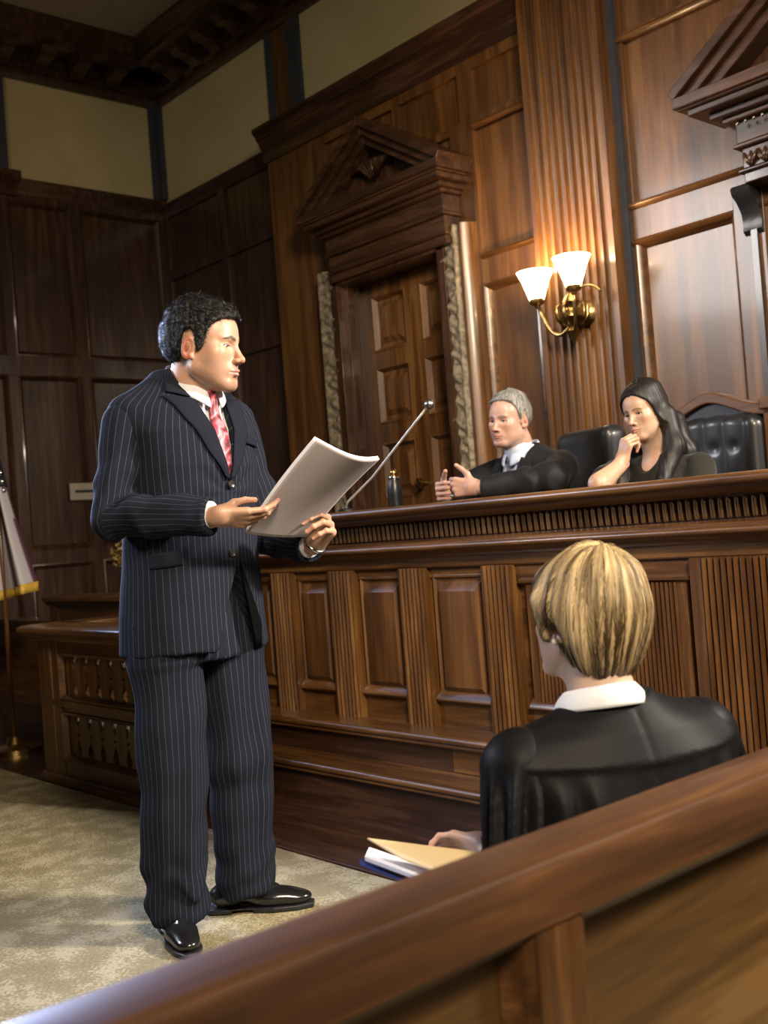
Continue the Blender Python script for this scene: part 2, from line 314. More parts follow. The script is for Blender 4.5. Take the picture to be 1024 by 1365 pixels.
# carved stone-like casings
def carved(mb,u0,u1,v0,v1,w1):
    nv=200; nu=14
    def f(a,b_):
        u_=u0+(u1-u0)*a; v_=v0+(v1-v0)*b_
        e=min(a,1-a); w_=w1*min(1,e*12)**.5
        if .2<a<.8: w_+= -.012+.011*math.sin(v_*46+ (a-.5)*9*math.sin(v_*23))+.007*math.sin(v_*95+a*14)
        return (u_,v_,w_)
    return mb.grid(f,nu,nv)
for a_,b_ in ((-5.57,-5.37),(-4.43,-4.28)):
    c=MB(Bk(YW)); carved(c,a_+.0,b_,0,2.80,.10); kid(c,'carved_casing','stone',d1,'grey-brown carved casing',smooth='all')
vprof_bar(MB(Bk(YW)),[(-4.28,0),(-4.28,.075),(-4.25,.085),(-4.22,.06),(-4.20,.02),(-4.20,0)],0,2.8).build('casing_edge','oakZ',d1,smooth=True)
def pediment(parent,xl,xr,y_wall,z0,zc,peak,out,mat='walnutX',ins=1.0):
    # entablature steps, projecting cornice and raking gable, built facing -Y
    ent=MB(Bk(y_wall)); xm=(xl+xr)/2
    def stp(g,v0,v1,w_): ent.box((xl+g*ins,v0,0),(xr-g*ins,v1,w_))
    H=zc-z0
    stp(.16,z0,z0+.12*H,out*.45); stp(.145,z0+.12*H,z0+.16*H,out*.50)
    stp(.16,z0+.16*H,z0+.40*H,out*.46); stp(.14,z0+.40*H,z0+.45*H,out*.54)
    stp(.15,z0+.45*H,z0+.70*H,out*.50); stp(.12,z0+.70*H,z0+.76*H,out*.62); stp(.09,z0+.76*H,z0+.84*H,out*.72); stp(.04,z0+.84*H,z0+.92*H,out*.9)
    kid(ent,'entablature',mat,parent,bevel=.006)
    cn=MB(Bk(y_wall)).box((xl+.015,zc-.08*H,0),(xr-.015,zc-.02,out*.96)).box((xl,zc-.02,0),(xr,zc+.03,out)); kid(cn,'cornice_shelf',mat,parent,bevel=.005)
    # raking cornices
    rk=MB(Bk(y_wall)); t0=.055; 
    for sgn,xe in ((1,xl),(-1,xr)):
        dx=xm-xe; dz=peak-zc; L=math.hypot(dx,dz); nx,nz=-dz/L*sgn,abs(dx)/L
        if sgn==-1: nx=-nx*-1*-1
        nrm=Vector((-(dz)/L*(1 if dx>0 else -1),abs(dx)/L))
        for (o0,o1,w1) in ((-.10,-.055,.80),(-.055,-.01,.90),(-.01,.035,1.0)):
            a=[(xe+nrm[0]*o0,zc+.03+nrm[1]*o0),(xe+nrm[0]*o1,zc+.03+nrm[1]*o1)]
            pk0=zc+.03+ (peak-zc)+o0*L/abs(dx); pk1=zc+.03+(peak-zc)+o1*L/abs(dx)
            pts=[a[0],a[1],(xm,pk1),(xm,pk0)]
            rk.prism([(p[0],p[1]) for p in pts],'z',0,out*w1)
    kid(rk,'raking_cornice',mat,parent,bevel=.004)
    ty=MB(Bk(y_wall)); ty.prism([(xl+.12,zc+.03),(xr-.12,zc+.03),(xm,peak-.05)],'z',0,out*.45)
    kid(ty,'tympanum','walnutZ',parent)
    return xm
xm=pediment(d1,-5.50,-4.20,YW,2.70,3.10,3.50,.28,ins=.75)
# carving on the tympanum
tc_=MB(Bk(YW))
for i in range(7):
    a=-.75+.25*i
    tc_.tube([(xm+.02*math.sin(a),3.22,.165),(xm+.12*math.sin(a*1.3),3.26+.06*math.cos(a),.175),(xm+.26*math.sin(a*1.4),3.27+.02*math.cos(a)+.01*i%2,.16)],[.012,.02,.006],8)
kid(tc_,'carved_spray','walnutZ',d1,smooth='all')
# second portal at the right
d2=struct(MB(Bk(4.54)).box((-2.46,0,-.03),(-.92,2.52,.0)).build('door_2','oakZ'))
dd=MB(Bk(4.54))
for a_,b_ in ((-2.2,-1.8),(-1.7,-1.3)):
    for v0,v1 in ((.2,1.0),(1.15,1.9),(2.0,2.5)): dd.nested(a_,b_,v0,v1,[(0,.001),(.012,.012),(.03,.004),(.06,.003),(.10,.02)])
kid(dd,'raised_panel','door_wood',d2,smooth=True)
pediment(d2,-2.68,-.70,YW,2.49,2.87,3.56,.33,ins=1.35)
be=MB(Bk(YW))
for i in range(40): be.lathe([(.001,-.008),(.007,-.004),(.008,0),(.007,.004),(.001,.008)],(-2.44+i*.039,2.735,.21),8,'z')
kid(be,'bead_row','grey_metal',d2,smooth='all')
lf=MB(Bk(YW))
for i in range(22):
    x_=-2.42+i*.068
    for k in (-1,0,1): lf.tube([(x_,2.555,.152),(x_+.020*k,2.585,.170),(x_+.032*k,2.620,.155)],[.006,.010,.004],6)
kid(lf,'carved_leaf_band','walnutX',d2,smooth='all')
for xc in (-2.50,-.88):
    co=MB(Bk(YW)); prof_bar(co,[(0,2.30),(.03,2.29),(.05,2.31),(.045,2.34),(.055,2.39),(.085,2.43),(.125,2.46),(.135,2.485),(.12,2.50),(0,2.50)],xc-.045,xc+.045)
    kid(co,'console_bracket','black_iron',d2,'black scrolled bracket',smooth=True)
    kid(MB(Bk(YW)).box((xc-.01,0,0),(xc+.02,2.31,.05)),'casing_strip','walnutZ',d2,'thin dark vertical strip')
kid(MB(Bk(YW)).box((-2.60,0,0),(-2.45,2.5,.03)),'door_casing','panelwoodZ',d2,bevel=.004)
kid(MB(Bk(YW)).box((-.75,0,0),(-.62,2.5,.03)),'door_casing','panelwoodZ',d2,bevel=.004)
# ------------------------------------------------------------------ judges' bench
YF=2.95
bn=thing('judges_bench','long oak judges bench with fluted pilasters, carved frieze and stepped base','bench',(-2.4,YF,0))
BX0,BX1=-4.5,-.3
F=Bk(YF)
kid(MB().box((BX0,YF,0),(BX1,YF+.05,1.15)),'bench_front','oakX',bn)
kid(MB().box((BX0,YF+.05,0),(BX0+.05,4.3,1.15)),'bench_side','oakY',bn)
cap=[(-.62,1.158),(.0,1.158),(.0,1.128),(.045,1.128),(.06,1.135),(.08,1.148),(.085,1.156),(.105,1.158)]+arc(.112,1.174,.016,-90,90,6)+[(.10,1.192),(-.62,1.192)]
kid(prof_bar(MB(F),cap,BX0-.08,BX1),'bench_top','oakX',bn,smooth=True)
# frieze with close-set carved flutes
kid(prof_bar(MB(F),[(0,1.05),(.015,1.05),(.015,1.13),(0,1.13)],BX0,BX1),'frieze_board','walnutX',bn)
ff=MB(F); n=150; k=(BX1-BX0)/n
for i in range(n):
    a=BX0+i*k; tp=1.121; bt=1.062
    ff.tube([(a+.004,bt,.022),(a+.004,tp-.006,.024),(a+k*.25,tp,.026),(a+k*.46,tp-.006,.024),(a+k*.46,bt,.022)],.0042,6)
kid(ff,'carved_frieze','tanwoodZ',bn,smooth='all')
m2=[(0,.995),(.04,.995),(.045,1.0),(.05,1.006),(.055,1.010),(.075,1.014)]+arc(.08,1.026,.012,-90,90,5)+[(.07,1.040),(.07,1.046)]+[(.05,1.050),(.02,1.056),(0,1.056)]
kid(prof_bar(MB(F),m2,BX0-.05,BX1),'upper_moulding','oakX',bn,smooth=True)
kid(prof_bar(MB(F),[(0,.945),(.03,.945),(.034,.95),(.034,.962),(.028,.966),(.028,.985),(.04,.995),(0,.995)],BX0-.03,BX1),'fascia_moulding','oakX',bn,smooth=True)
pil=[(-4.132,-3.975),(-3.704,-3.545),(-3.252,-3.103),(-2.796,-2.648),(-1.915,-1.10)]
for a,b_ in pil:
    w_=b_-a; kid(fluted(MB(F),a,b_,.33,.945,.045,6 if w_<.3 else 34,.022 if w_<.3 else .024,convex=True),'fluted_pilaster','oakZ' if w_<.3 else 'mahoganyZ',bn,smooth=True)
bays=[(-4.45,-4.132),(-3.975,-3.704),(-3.545,-3.252),(-3.103,-2.796)]
for a,b_ in bays:
    p=MB(F).nested(a+.012,b_-.012,.42,.918,[(0,.012),(.006,.014),(.014,.004),(.026,.002),(.03,.002),((.046,.066),.026),((.050,.070),.026)],close=True)
    o=kid(p,'raised_panel','panelwoodZ',bn,smooth=False)
    kid(MB(F).box((a,.33,0),(b_,.42,.012)),'bottom_rail','oakX',bn)
    kid(prof_bar(MB(F),[(0,.42),(.014,.42),(.03,.426),(.036,.434),(.034,.444),(.012,.468),(0,.476)],a+.012,b_-.012),'panel_sill','oakX',bn,smooth=True)
    kid(MB(F).box((a,.905,0),(b_,.945,.013)),'top_rail','oakX',bn)
# wide bay with reeded panel
a,b_=-2.648,-1.915
kid(MB(F).box((a,.33,0),(b_,.42,.012)),'bottom_rail','oakX',bn); kid(MB(F).box((a,.885,0),(b_,.945,.02)),'top_rail','mahoganyX',bn)
kid(prof_bar(MB(F),[(0,.42),(.014,.42),(.03,.426),(.036,.434),(.034,.444),(.012,.468),(0,.476)],a+.03,b_-.02),'panel_sill','oakX',bn,smooth=True)
kid(prof_bar(MB(F),[(0,.872),(.02,.872),(.034,.880),(.036,.888),(.02,.896),(0,.9)],a+.02,b_-.01),'panel_head','oakX',bn,smooth=True)
kid(fluted(MB(F),a+.045,b_-.03,.455,.872,.022,36,.016,convex=True),'reeded_panel','mahoganyZ',bn,smooth=True)
# stepped base
def steps(y0,z0,z1,nm):
    w_=YF-y0
    kid(MB(F).box((BX0-.02,z0,0.0),(BX1,z1-.045,w_)),nm+'_riser','walnutX',bn)
    pr_=[(0,z1-.045),(w_-.0,z1-.045),(w_+.008,z1-.044)]+arc(w_+.012,z1-.034,.010,-90,60,5)+arc(w_+.018,z1-.014,.014,-80,100,6)+[(w_-.03,z1+.0005),(0,z1+.0005)]
    kid(prof_bar(MB(F),pr_,BX0-.05,BX1),nm+'_nosing','oakX',bn,smooth=True)
steps(2.655,0,.195,'lower_step'); steps(2.80,.195,.33,'upper_step')
kid(MB(F).box((-2.905,.20,.15),(BX1,.285,.152)),'step_block','oakX',bn)
kid(MB().box((-3.93,2.22,.0005),(BX1,2.66,.02)),'floor_plinth','walnutX',bn,bevel=.004)
struct(MB().box((BX0+.06,3.01,0.001),(BX1,4.50,.30)).build('floor_platform','walnutX'))
# ------------------------------------------------------------------ jury box balustrade
jb=thing('balustrade','low oak balustrade with two tiers of flat balusters left of the suited man','balustrade',(-4.6,2.24,0))
JB=Bk(2.24)
def jcap(u0,u1,y): 
    pr_=[(-.12,.70),(.02,.70),(.03,.715),(.05,.722),(.05,.735)]+arc(.058,.752,.014,-90,90,5)+[(.04,.772),(-.16,.772),(-.16,.74),(-.12,.735)]
    return prof_bar(MB(Bk(y)),pr_,u0,u1)
kid(jcap(-5.27,-3.95,2.24),'top_rail','oakX',jb,smooth=True)
kid(MB(JB).box((-5.20,0,-.13),(-5.06,.70,0)),'corner_post','oakZ',jb,bevel=.005)
kid(MB(JB).box((-4.10,0,-.13),(-3.97,.70,0)),'corner_post','oakZ',jb,bevel=.005)
kid(MB(JB).box((-5.22,0,-.14),(-3.95,.045,.02)).box((-5.21,.04,-.13),(-3.96,.06,.012)),'base_board','oakX',jb,bevel=.004)
kid(MB(JB).box((-5.07,.05,-.06),(-4.09,.13,-.01)).box((-5.07,.385,-.06),(-4.09,.415,.0)).box((-5.07,.36,-.05),(-4.09,.388,-.015)).box((-5.07,.64,-.06),(-4.09,.70,-.01)),'cross_rail','mahoganyX',jb,bevel=.003)
for a,b_ in ((-5.06,-4.99),(-4.16,-4.09)): kid(MB(JB).box((a,.05,-.06),(b_,.70,-.005)),'inner_stile','mahoganyZ',jb,bevel=.003)
kid(MB(JB).nested(-4.995,-4.155,.415,.64,[(0,-.008),(.01,-.004),(.022,-.03)],close=False).nested(-4.995,-4.155,.13,.36,[(0,-.008),(.01,-.004),(.022,-.03)],close=False),'opening_moulding','oakX',jb)
def flatbal(u,v0,v1):
    H=v1-v0; out=[(0,.030),(.06,.042),(.10,.036),(.18,.024),(.30,.030),(.42,.042),(.50,.046),(.54,.034),(.58,.046),(.66,.044),(.80,.032),(.90,.026),(1,.045)]
    pts=[(u+q*1.35,v0+t*H) for t,q in out]+[(u-q*1.35,v0+t*H) for t,q in out[::-1]]
    n=len(pts); mb=MB(JB); return mb.add([(p[0],p[1],-.035) for p in pts]+[(p[0],p[1],-.06) for p in pts],[tuple(range(n)),tuple(range(n,2*n))[::-1]]+[(i,(i+1)%n,n+(i+1)%n,n+i) for i in range(n)])
for v0,v1 in ((.415,.64),(.13,.36)):
    for i in range(7): kid(flatbal(-4.945+i*.122,v0,v1),'baluster','oakZ',jb)
kid(MB().box((-5.14,2.37,0),(-5.08,2.78,.70)),'return_panel','walnutY',jb)
kid(MB().box((-5.25,2.36,.70),(-5.02,2.78,.772)),'return_rail','oakY',jb,bevel=.01)
# rear pew behind it
rb=thing('rear_rail','dark brown panelled rail in shadow behind the balustrade','rail',(-5.6,2.9,0))
kid(prof_bar(MB(Bk(2.90)),[(-.1,.80),(.02,.80),(.03,.82),(.05,.83),(.05,.85),(.02,.862),(-.14,.862)],-6.5,-4.55),'top_rail','oakX',rb,smooth=True)
kid(MB(Bk(2.90)).box((-6.5,.3,-.06),(-4.6,.80,0)),'panel','mahoganyX',rb)
for x_ in (-6.45,-5.5,-4.65): kid(MB(Bk(2.9)).box((x_,0,-.07),(x_+.08,.80,.012)),'post','mahoganyZ',rb)
pw=thing('wooden_pew','low orange-brown wooden pew at the far left edge','pew',(-7.2,3.3,0))
kid(MB(Bk(3.0)).box((-7.7,.12,-.05),(-6.52,.66,0)),'panel','oakX',pw,bevel=.005)
kid(MB(Bk(3.0)).box((-7.7,.66,-.1),(-6.52,.70,.03)),'top_rail','oakX',pw,bevel=.008)
kid(MB(Bk(3.0)).box((-7.68,0,-.05),(-6.54,.12,-.01)),'kick_board','walnutX',pw)
# ------------------------------------------------------------------ foreground rail
fr=thing('wooden_rail','polished brown courtroom rail running across the foreground','rail',(-.89,1,0))
fp=[(-.937,.68),(-.937,.704)]+[(-.930,.711),(-.862,.711),(-.850,.706),(-.847,.700)]+[(-.847,.634),(-.937,.634)]
n=len(fp)
kid(MB().add([(p[0],-.35,p[1]) for p in fp]+[(p[0],2.2,p[1]) for p in fp],[tuple(range(n)),tuple(range(n,2*n))[::-1]]+[(i,(i+1)%n,n+(i+1)%n,n+i) for i in range(n)]),'rail_cap','railwood',fr,smooth=True)
kid(MB().box((-.92,-.35,.02),(-.885,2.2,.64)),'panel','railpanel',fr)
for a,b_ in ((.925,1.01),(2.1,2.19),(-.3,-.2)):
    kid(MB().box((-.90,a,.02),(-.850,b_,.636)),'stile','mahoganyZ',fr,bevel=.003)
kid(MB().box((-.93,-.35,0.017),(-.848,2.2,.09)),'base_rail','railwood',fr,bevel=.004)
for a,b_ in ((1.01,2.1),(-.2,.925)):
    q=MB(lambda u,v,w_:(-.885+w_,u,v)).nested(a,b_,.09,.634,[(0,.033),(.012,.026),(.02,.010),(.03,.002)],close=False); kid(q,'panel_moulding','mahoganyY',fr)
# ------------------------------------------------------------------ wall sconce
sc=thing('wall_sconce','ornate brass two-arm sconce with lit cream glass shades on the pilaster','wall lamp',(-3.45,YW-.11,2.1))
SY=YW-.11
pl=MB(lambda a,b_,c:(a,b_,c)).lathe([(.0,-.0),(.055,0),(.065,-.012),(.05,-.03),(.035,-.04),(.02,-.075),(.001,-.08)],(-3.40,SY,2.11),20,'y')
kid(pl,'back_plate','old_brass',sc,smooth=True)
kid(MB().lathe([(.001,.14),(.012,.135),(.02,.11),(.014,.09),(.034,.07),(.045,.045),(.028,.02),(.05,0),(.055,-.03),(.03,-.06),(.022,-.08),(.036,-.10),(.02,-.13),(.008,-.15),(.001,-.17)],(-3.42,SY-.09,2.12),18),'centre_urn','old_brass',sc,smooth=True)
for i in range(9):
    a=PI*2*i/9; cx,cy=-3.42+.045*math.cos(a),SY-.09+.045*math.sin(a)
    kid(MB().tube([(cx,cy,2.05),(cx+.03*math.cos(a),cy+.03*math.sin(a),2.09),(cx+.035*math.cos(a),cy+.035*math.sin(a),2.14),(cx+.01*math.cos(a),cy+.01*math.sin(a),2.16)],[.005,.012,.009,.004],7),'brass_leaf','old_brass',sc,smooth='all')
shp=[(-3.675,4.16),(-3.40,4.30)]
for k,(x_,y_) in enumerate([(-3.63,SY-.10),(-3.335,SY-.17)]):
    zt=2.215
    pts=[(-3.42,SY-.08,2.08)]
    dx,dy=x_+3.42,y_-(SY-.08)
    for i in range(1,11):
        t_=i/10; pts.append((-3.42+dx*t_,SY-.08+dy*t_,2.08-.075*math.sin(t_*PI)+.12*t_**3))
    kid(MB().tube(pts,[.010]*10+[.008],10),'arm','old_brass',sc,smooth='all')
    kid(MB().lathe([(.001,-.035),(.012,-.03),(.016,-.02),(.035,-.012),(.04,0),(.032,.004),(.036,.012),(.001,.013)],(x_,y_,zt-.005),18),'shade_holder','old_brass',sc,smooth=True)
    sh=MB().lathe([(.040,.0),(.046,.02),(.058,.055),(.072,.095),(.092,.136),(.095,.141),(.090,.141),(.067,.095),(.053,.055),(.042,.02),(.034,.003)],(x_,y_,zt+.008),28,cap=False)
    kid(sh,'lamp_shade','lit_glass',sc,smooth='all')
    l=D.lights.new('sconce_bulb','POINT'); l.energy=13; l.color=(1,.66,.34); l.shadow_soft_size=.03; o=D.objects.new('sconce_bulb',l); COL.objects.link(o); o.location=(x_,y_,zt+.16)
for k in range(3):
    a=.3+k*.9
    kid(MB().tube([(-3.36+.10*math.cos(a+t*2)*(1-.1*t),SY-.05,2.17+.07*math.sin(a+t*2)) for t in [i/9 for i in range(10)]],[.006]*10,7),'scroll','old_brass',sc,smooth='all')
# ------------------------------------------------------------------ flag and pole
fg=thing('flag','furled flag with star-spotted dark cloth, grey stripes and gold fringe','flag',(-6.22,2.48,0))
kid(MB().lathe([(.001,2.255),(.03,2.25),(.045,2.23),(.05,2.205),(.045,2.18),(.03,2.16),(.014,2.15),(.014,2.12),(.001,2.119)],(-6.18,2.49,0),20),'gold_finial','gold_paint',fg,smooth='all')
kid(MB().tube([(-6.18,2.49,.03),(-6.18,2.49,2.13)],.013,12),'pole','oakZ',fg,smooth='all')
kid(MB().lathe([(.001,0),(.15,0),(.15,.03),(.05,.05),(.03,.09),(.001,.091)],(-6.18,2.49,.001),24),'base','brass',fg,smooth=True)
m,t,b=nt('flag_cloth',.75,(.1,.1,.1)); uvn=N(t,'ShaderNodeAttribute'); uvn.attribute_name='col'; t.links.new(uvn.outputs['Color'],b.inputs['Base Color'])
def flagmesh():
    nu,nv=90,110; vs=[];fs=[];cols=[]
    for j in range(nv):
        t_=j/(nv-1); z=2.12-1.16*t_
        for i in range(nu):
            s_=i/(nu-1)
            spread=(.045+.20*t_**1.5)
            x_=(s_*2-1)*spread; fold=.055*(.3+t_)*math.sin(s_*22+t_*1.2)+.02*math.sin(s_*41+1)
            zz=z-.10*(1-s_)*t_*t_
            # cloth direction roughly facing camera
            P=Vector((-6.24,2.44,zz))+Vector((.66,.75,0))*x_+Vector((.75,-.66,0))*fold
            vs.append(tuple(P))
            fu=s_; fv=t_+.25*(1-s_)
            if t_<.52-.0*s_: c=(.006,.008,.022)
            else:
                c=(.50,.46,.50) if int((s_*9+.3*t_))%2==0 else (.085,.03,.045)
            cols.append((*c,1))
    for j in range(nv-1):
        for i in range(nu-1): fs.append((j*nu+i,j*nu+i+1,(j+1)*nu+i+1,(j+1)*nu+i))
    me=D.meshes.new('flag_cloth'); me.from_pydata(vs,[],fs); me.polygons.foreach_set('use_smooth',[True]*len(me.polygons))
    ca=me.color_attributes.new('col','FLOAT_COLOR','POINT'); ca.data.foreach_set('color',np.array(cols,dtype=np.float32).ravel())
    o=D.objects.new('cloth',me); COL.objects.link(o); me.materials.append(m); md=o.modifiers.new('t','SOLIDIFY'); md.thickness=.003
    o.parent=fg; o.matrix_parent_inverse=parent_inv(fg)
    fr_=MB(); row=(nv-1)*nu
    top=[vs[row+i] for i in range(nu)]; n_=len(top)
    fr_.add([(p[0],p[1],p[2]+.004) for p in top]+[(p[0]+.001,p[1],p[2]-.05) for p in top],[(i,i+1,n_+i+1,n_+i) for i in range(n_-1)])
    kid(fr_,'gold_fringe','gold_paint',fg,'gold fringe along the lower hem',smooth='all',solid=.006)
    # stars sewn on the dark field
    random.seed(3)
    for r_ in range(11):
        for c_ in range(9):
            i=int((c_+.5*(r_%2)+.4)*nu/9.6); j=int((.06+.043*r_)*(nv-1)); i=min(i,nu-2)
            p=Vector(vs[j*nu+i]); nn=Vector((.75,-.66,0)); q=p+nn*.006; e1=Vector((.66,.75,0)); e2=Vector((0,0,1))
            pts=[]
            for k in range(10):
                rr_=.013 if k%2==0 else .0055; a=PI/2+PI*k/5; pts.append(tuple(q+e1*rr_*math.cos(a)+e2*rr_*math.sin(a)))
            kid(MB().add(pts,[tuple(range(10))]),'star','white_paper',o,'white star',solid=.001)
flagmesh()
for i,(dx,z) in enumerate([(.095,1.72),(.10,1.66),(.11,1.60),(.115,1.55),(.12,1.50)]):
    P=Vector((-6.24,2.44,z))+Vector((.66,.75,0))*dx+Vector((.75,-.66,0))*.03
    kid(MB().lathe([(.001,-.018),(.012,-.013),(.018,0),(.012,.013),(.001,.018)],tuple(P),12),'cord_bead','chrome',fg,'shiny bead',smooth='all')
# ------------------------------------------------------------------ wall vent, dried plant
av=thing('wall_vent','pale rectangular vent plate with a dark slot on the left wall','vent',(XL+.041,3.85,1.58))
LV=Lf(XL+.041)
kid(MB(LV).nested(3.72,4.02,1.515,1.645,[(0,0),(0,.012),(.006,.016),(.03,.016),(.03,.0159)],close=True),'plate','vent_paint',av)
kid(MB(LV).box((3.76,1.572,.0165),(3.98,1.592,.020)),'slot','black_iron',av,'dark slot')
pt=thing('dried_plant','round dried golden plant in a vase standing behind the balustrade','plant',(-5.53,2.92,.862))
kid(MB().lathe([(.001,.862),(.055,.863),(.06,.88),(.045,.93),(.05,.98),(.06,1.0),(.05,1.0),(.001,.99)],(-5.53,2.95,0),20),'vase','old_brass',pt,smooth=True)
pb=MB(); random.seed(5)
for i in range(420):
    a=random.random()*2*PI; c_=random.uniform(-.55,1); s_=math.sqrt(1-c_*c_); R_=random.uniform(.05,.105)
    p=Vector((-5.53+R_*s_*math.cos(a),2.95+R_*s_*math.sin(a),1.07+R_*c_)); e=Vector((random.gauss(0,1),random.gauss(0,1),random.gauss(0,1))).normalized()*.014; g_=e.cross(Vector((a,1,c_))).normalized()*.006
    pb.add([tuple(p-e),tuple(p+g_),tuple(p+e),tuple(p-g_)],[(0,1,2,3)])
noisy('dry_leaf',(.13,.085,.02),(.24,.16,.04),30,.6)
kid(pb,'foliage','dry_leaf',pt); kid(MB().tube([(-5.53,2.95,.98),(-5.53,2.95,1.07)],.012,8),'stem','dry_leaf',pt)
# ------------------------------------------------------------------ things on the bench
mc=thing('microphone','slim gooseneck microphone with a round grey head rising from the bench','microphone',(-3.50,3.05,1.19))
P0=Vector((-3.66,3.0,1.1925)); P1=Vector((-3.45,2.98,1.325)); P2=Vector((-3.055,2.95,1.568))
kid(MB().lathe([(.001,0),(.035,0),(.035,.012),(.012,.018),(.008,.03),(.001,.031)],tuple(P0),18),'base','black_iron',mc,smooth=True)
kid(MB().tube([tuple(P0+Vector((0,0,.02))),tuple(P0+Vector((.015,0,.045))),tuple(P1)]+[tuple(P1.lerp(P2,i/5)) for i in range(1,6)],.0045,8),'gooseneck','steel_light',mc,smooth='all')
kid(MB().lathe([(.001,-.020),(.012,-.016),(.019,-.005),(.019,.005),(.012,.016),(.001,.020)],tuple(P2+Vector((.012,0,.008))),18),'mic_head','grey_metal',mc,'round grey mesh head',smooth='all')
cf=thing('carafe','small dark carafe with silver collar and gold stopper on the bench','carafe',(-3.42,3.12,1.1925))
cx,cy=-3.47,3.12
kid(MB().lathe([(.001,1.193),(.028,1.193),(.032,1.20),(.033,1.27),(.028,1.30),(.022,1.315),(.001,1.316)],(cx,cy,0),20),'body','black_iron',cf,smooth=True)
kid(MB().lathe([(.001,1.314),(.025,1.314),(.027,1.32),(.025,1.327),(.001,1.328)],(cx,cy,0),20),'collar','chrome',cf,smooth=True)
kid(MB().lathe([(.001,1.328),(.010,1.328),(.016,1.34),(.014,1.352),(.006,1.36),(.001,1.36)],(cx,cy,0),16),'stopper','brass',cf,smooth=True)
# ------------------------------------------------------------------ implicit-surface modelling for bodies and cloth
f4=np.float32
def V3(*a): return np.array(a,dtype=f4)
def ln(a): return np.sqrt((a*a).sum(-1))
def sph(P,c,r_): return ln(P-V3(*c))-r_
def ell(P,c,r_,R=None):
    p=P-V3(*c)
    if R is not None: p=p@np.asarray(R,dtype=f4)
    r_=V3(*r_); k0=ln(p/r_); k1=ln(p/(r_*r_))+1e-9
    return k0*(k0-1)/k1
def rc(P,a,b,ra,rb):
    a=V3(*a); b=V3(*b); d=b-a; L=float(d@d)+1e-12
    t_=np.clip(((P-a)@d)/L,0,1)
    return ln(P-a-t_[...,None]*d)-(ra+(rb-ra)*t_)
def smin(a,b,k): h=np.clip(.5+.5*(b-a)/k,0,1); return b*(1-h)+a*h-k*h*(1-h)
def smax(a,b,k): return -smin(-a,-b,k)
def ss(a,b,x): t_=np.clip((x-a)/(b-a),0,1); return t_*t_*(3-2*t_)
def vn(P):          # value noise 0..1
    i=np.floor(P).astype(np.int64); f_=(P-i).astype(f4); f_=f_*f_*(3-2*f_)
    def h(x,y,z):
        n=(x*374761393+y*668265263+z*2147483647)&0xffffffff; n=((n^(n>>13))*1274126177)&0xffffffff
        return ((n^(n>>16))&0xffff).astype(f4)/65535
    r_=0
    for dx in (0,1):
        for dy in (0,1):
            for dz in (0,1):
                w_=(f_[...,0] if dx else 1-f_[...,0])*(f_[...,1] if dy else 1-f_[...,1])*(f_[...,2] if dz else 1-f_[...,2])
                r_=r_+w_*h(i[...,0]+dx,i[...,1]+dy,i[...,2]+dz)
    return r_
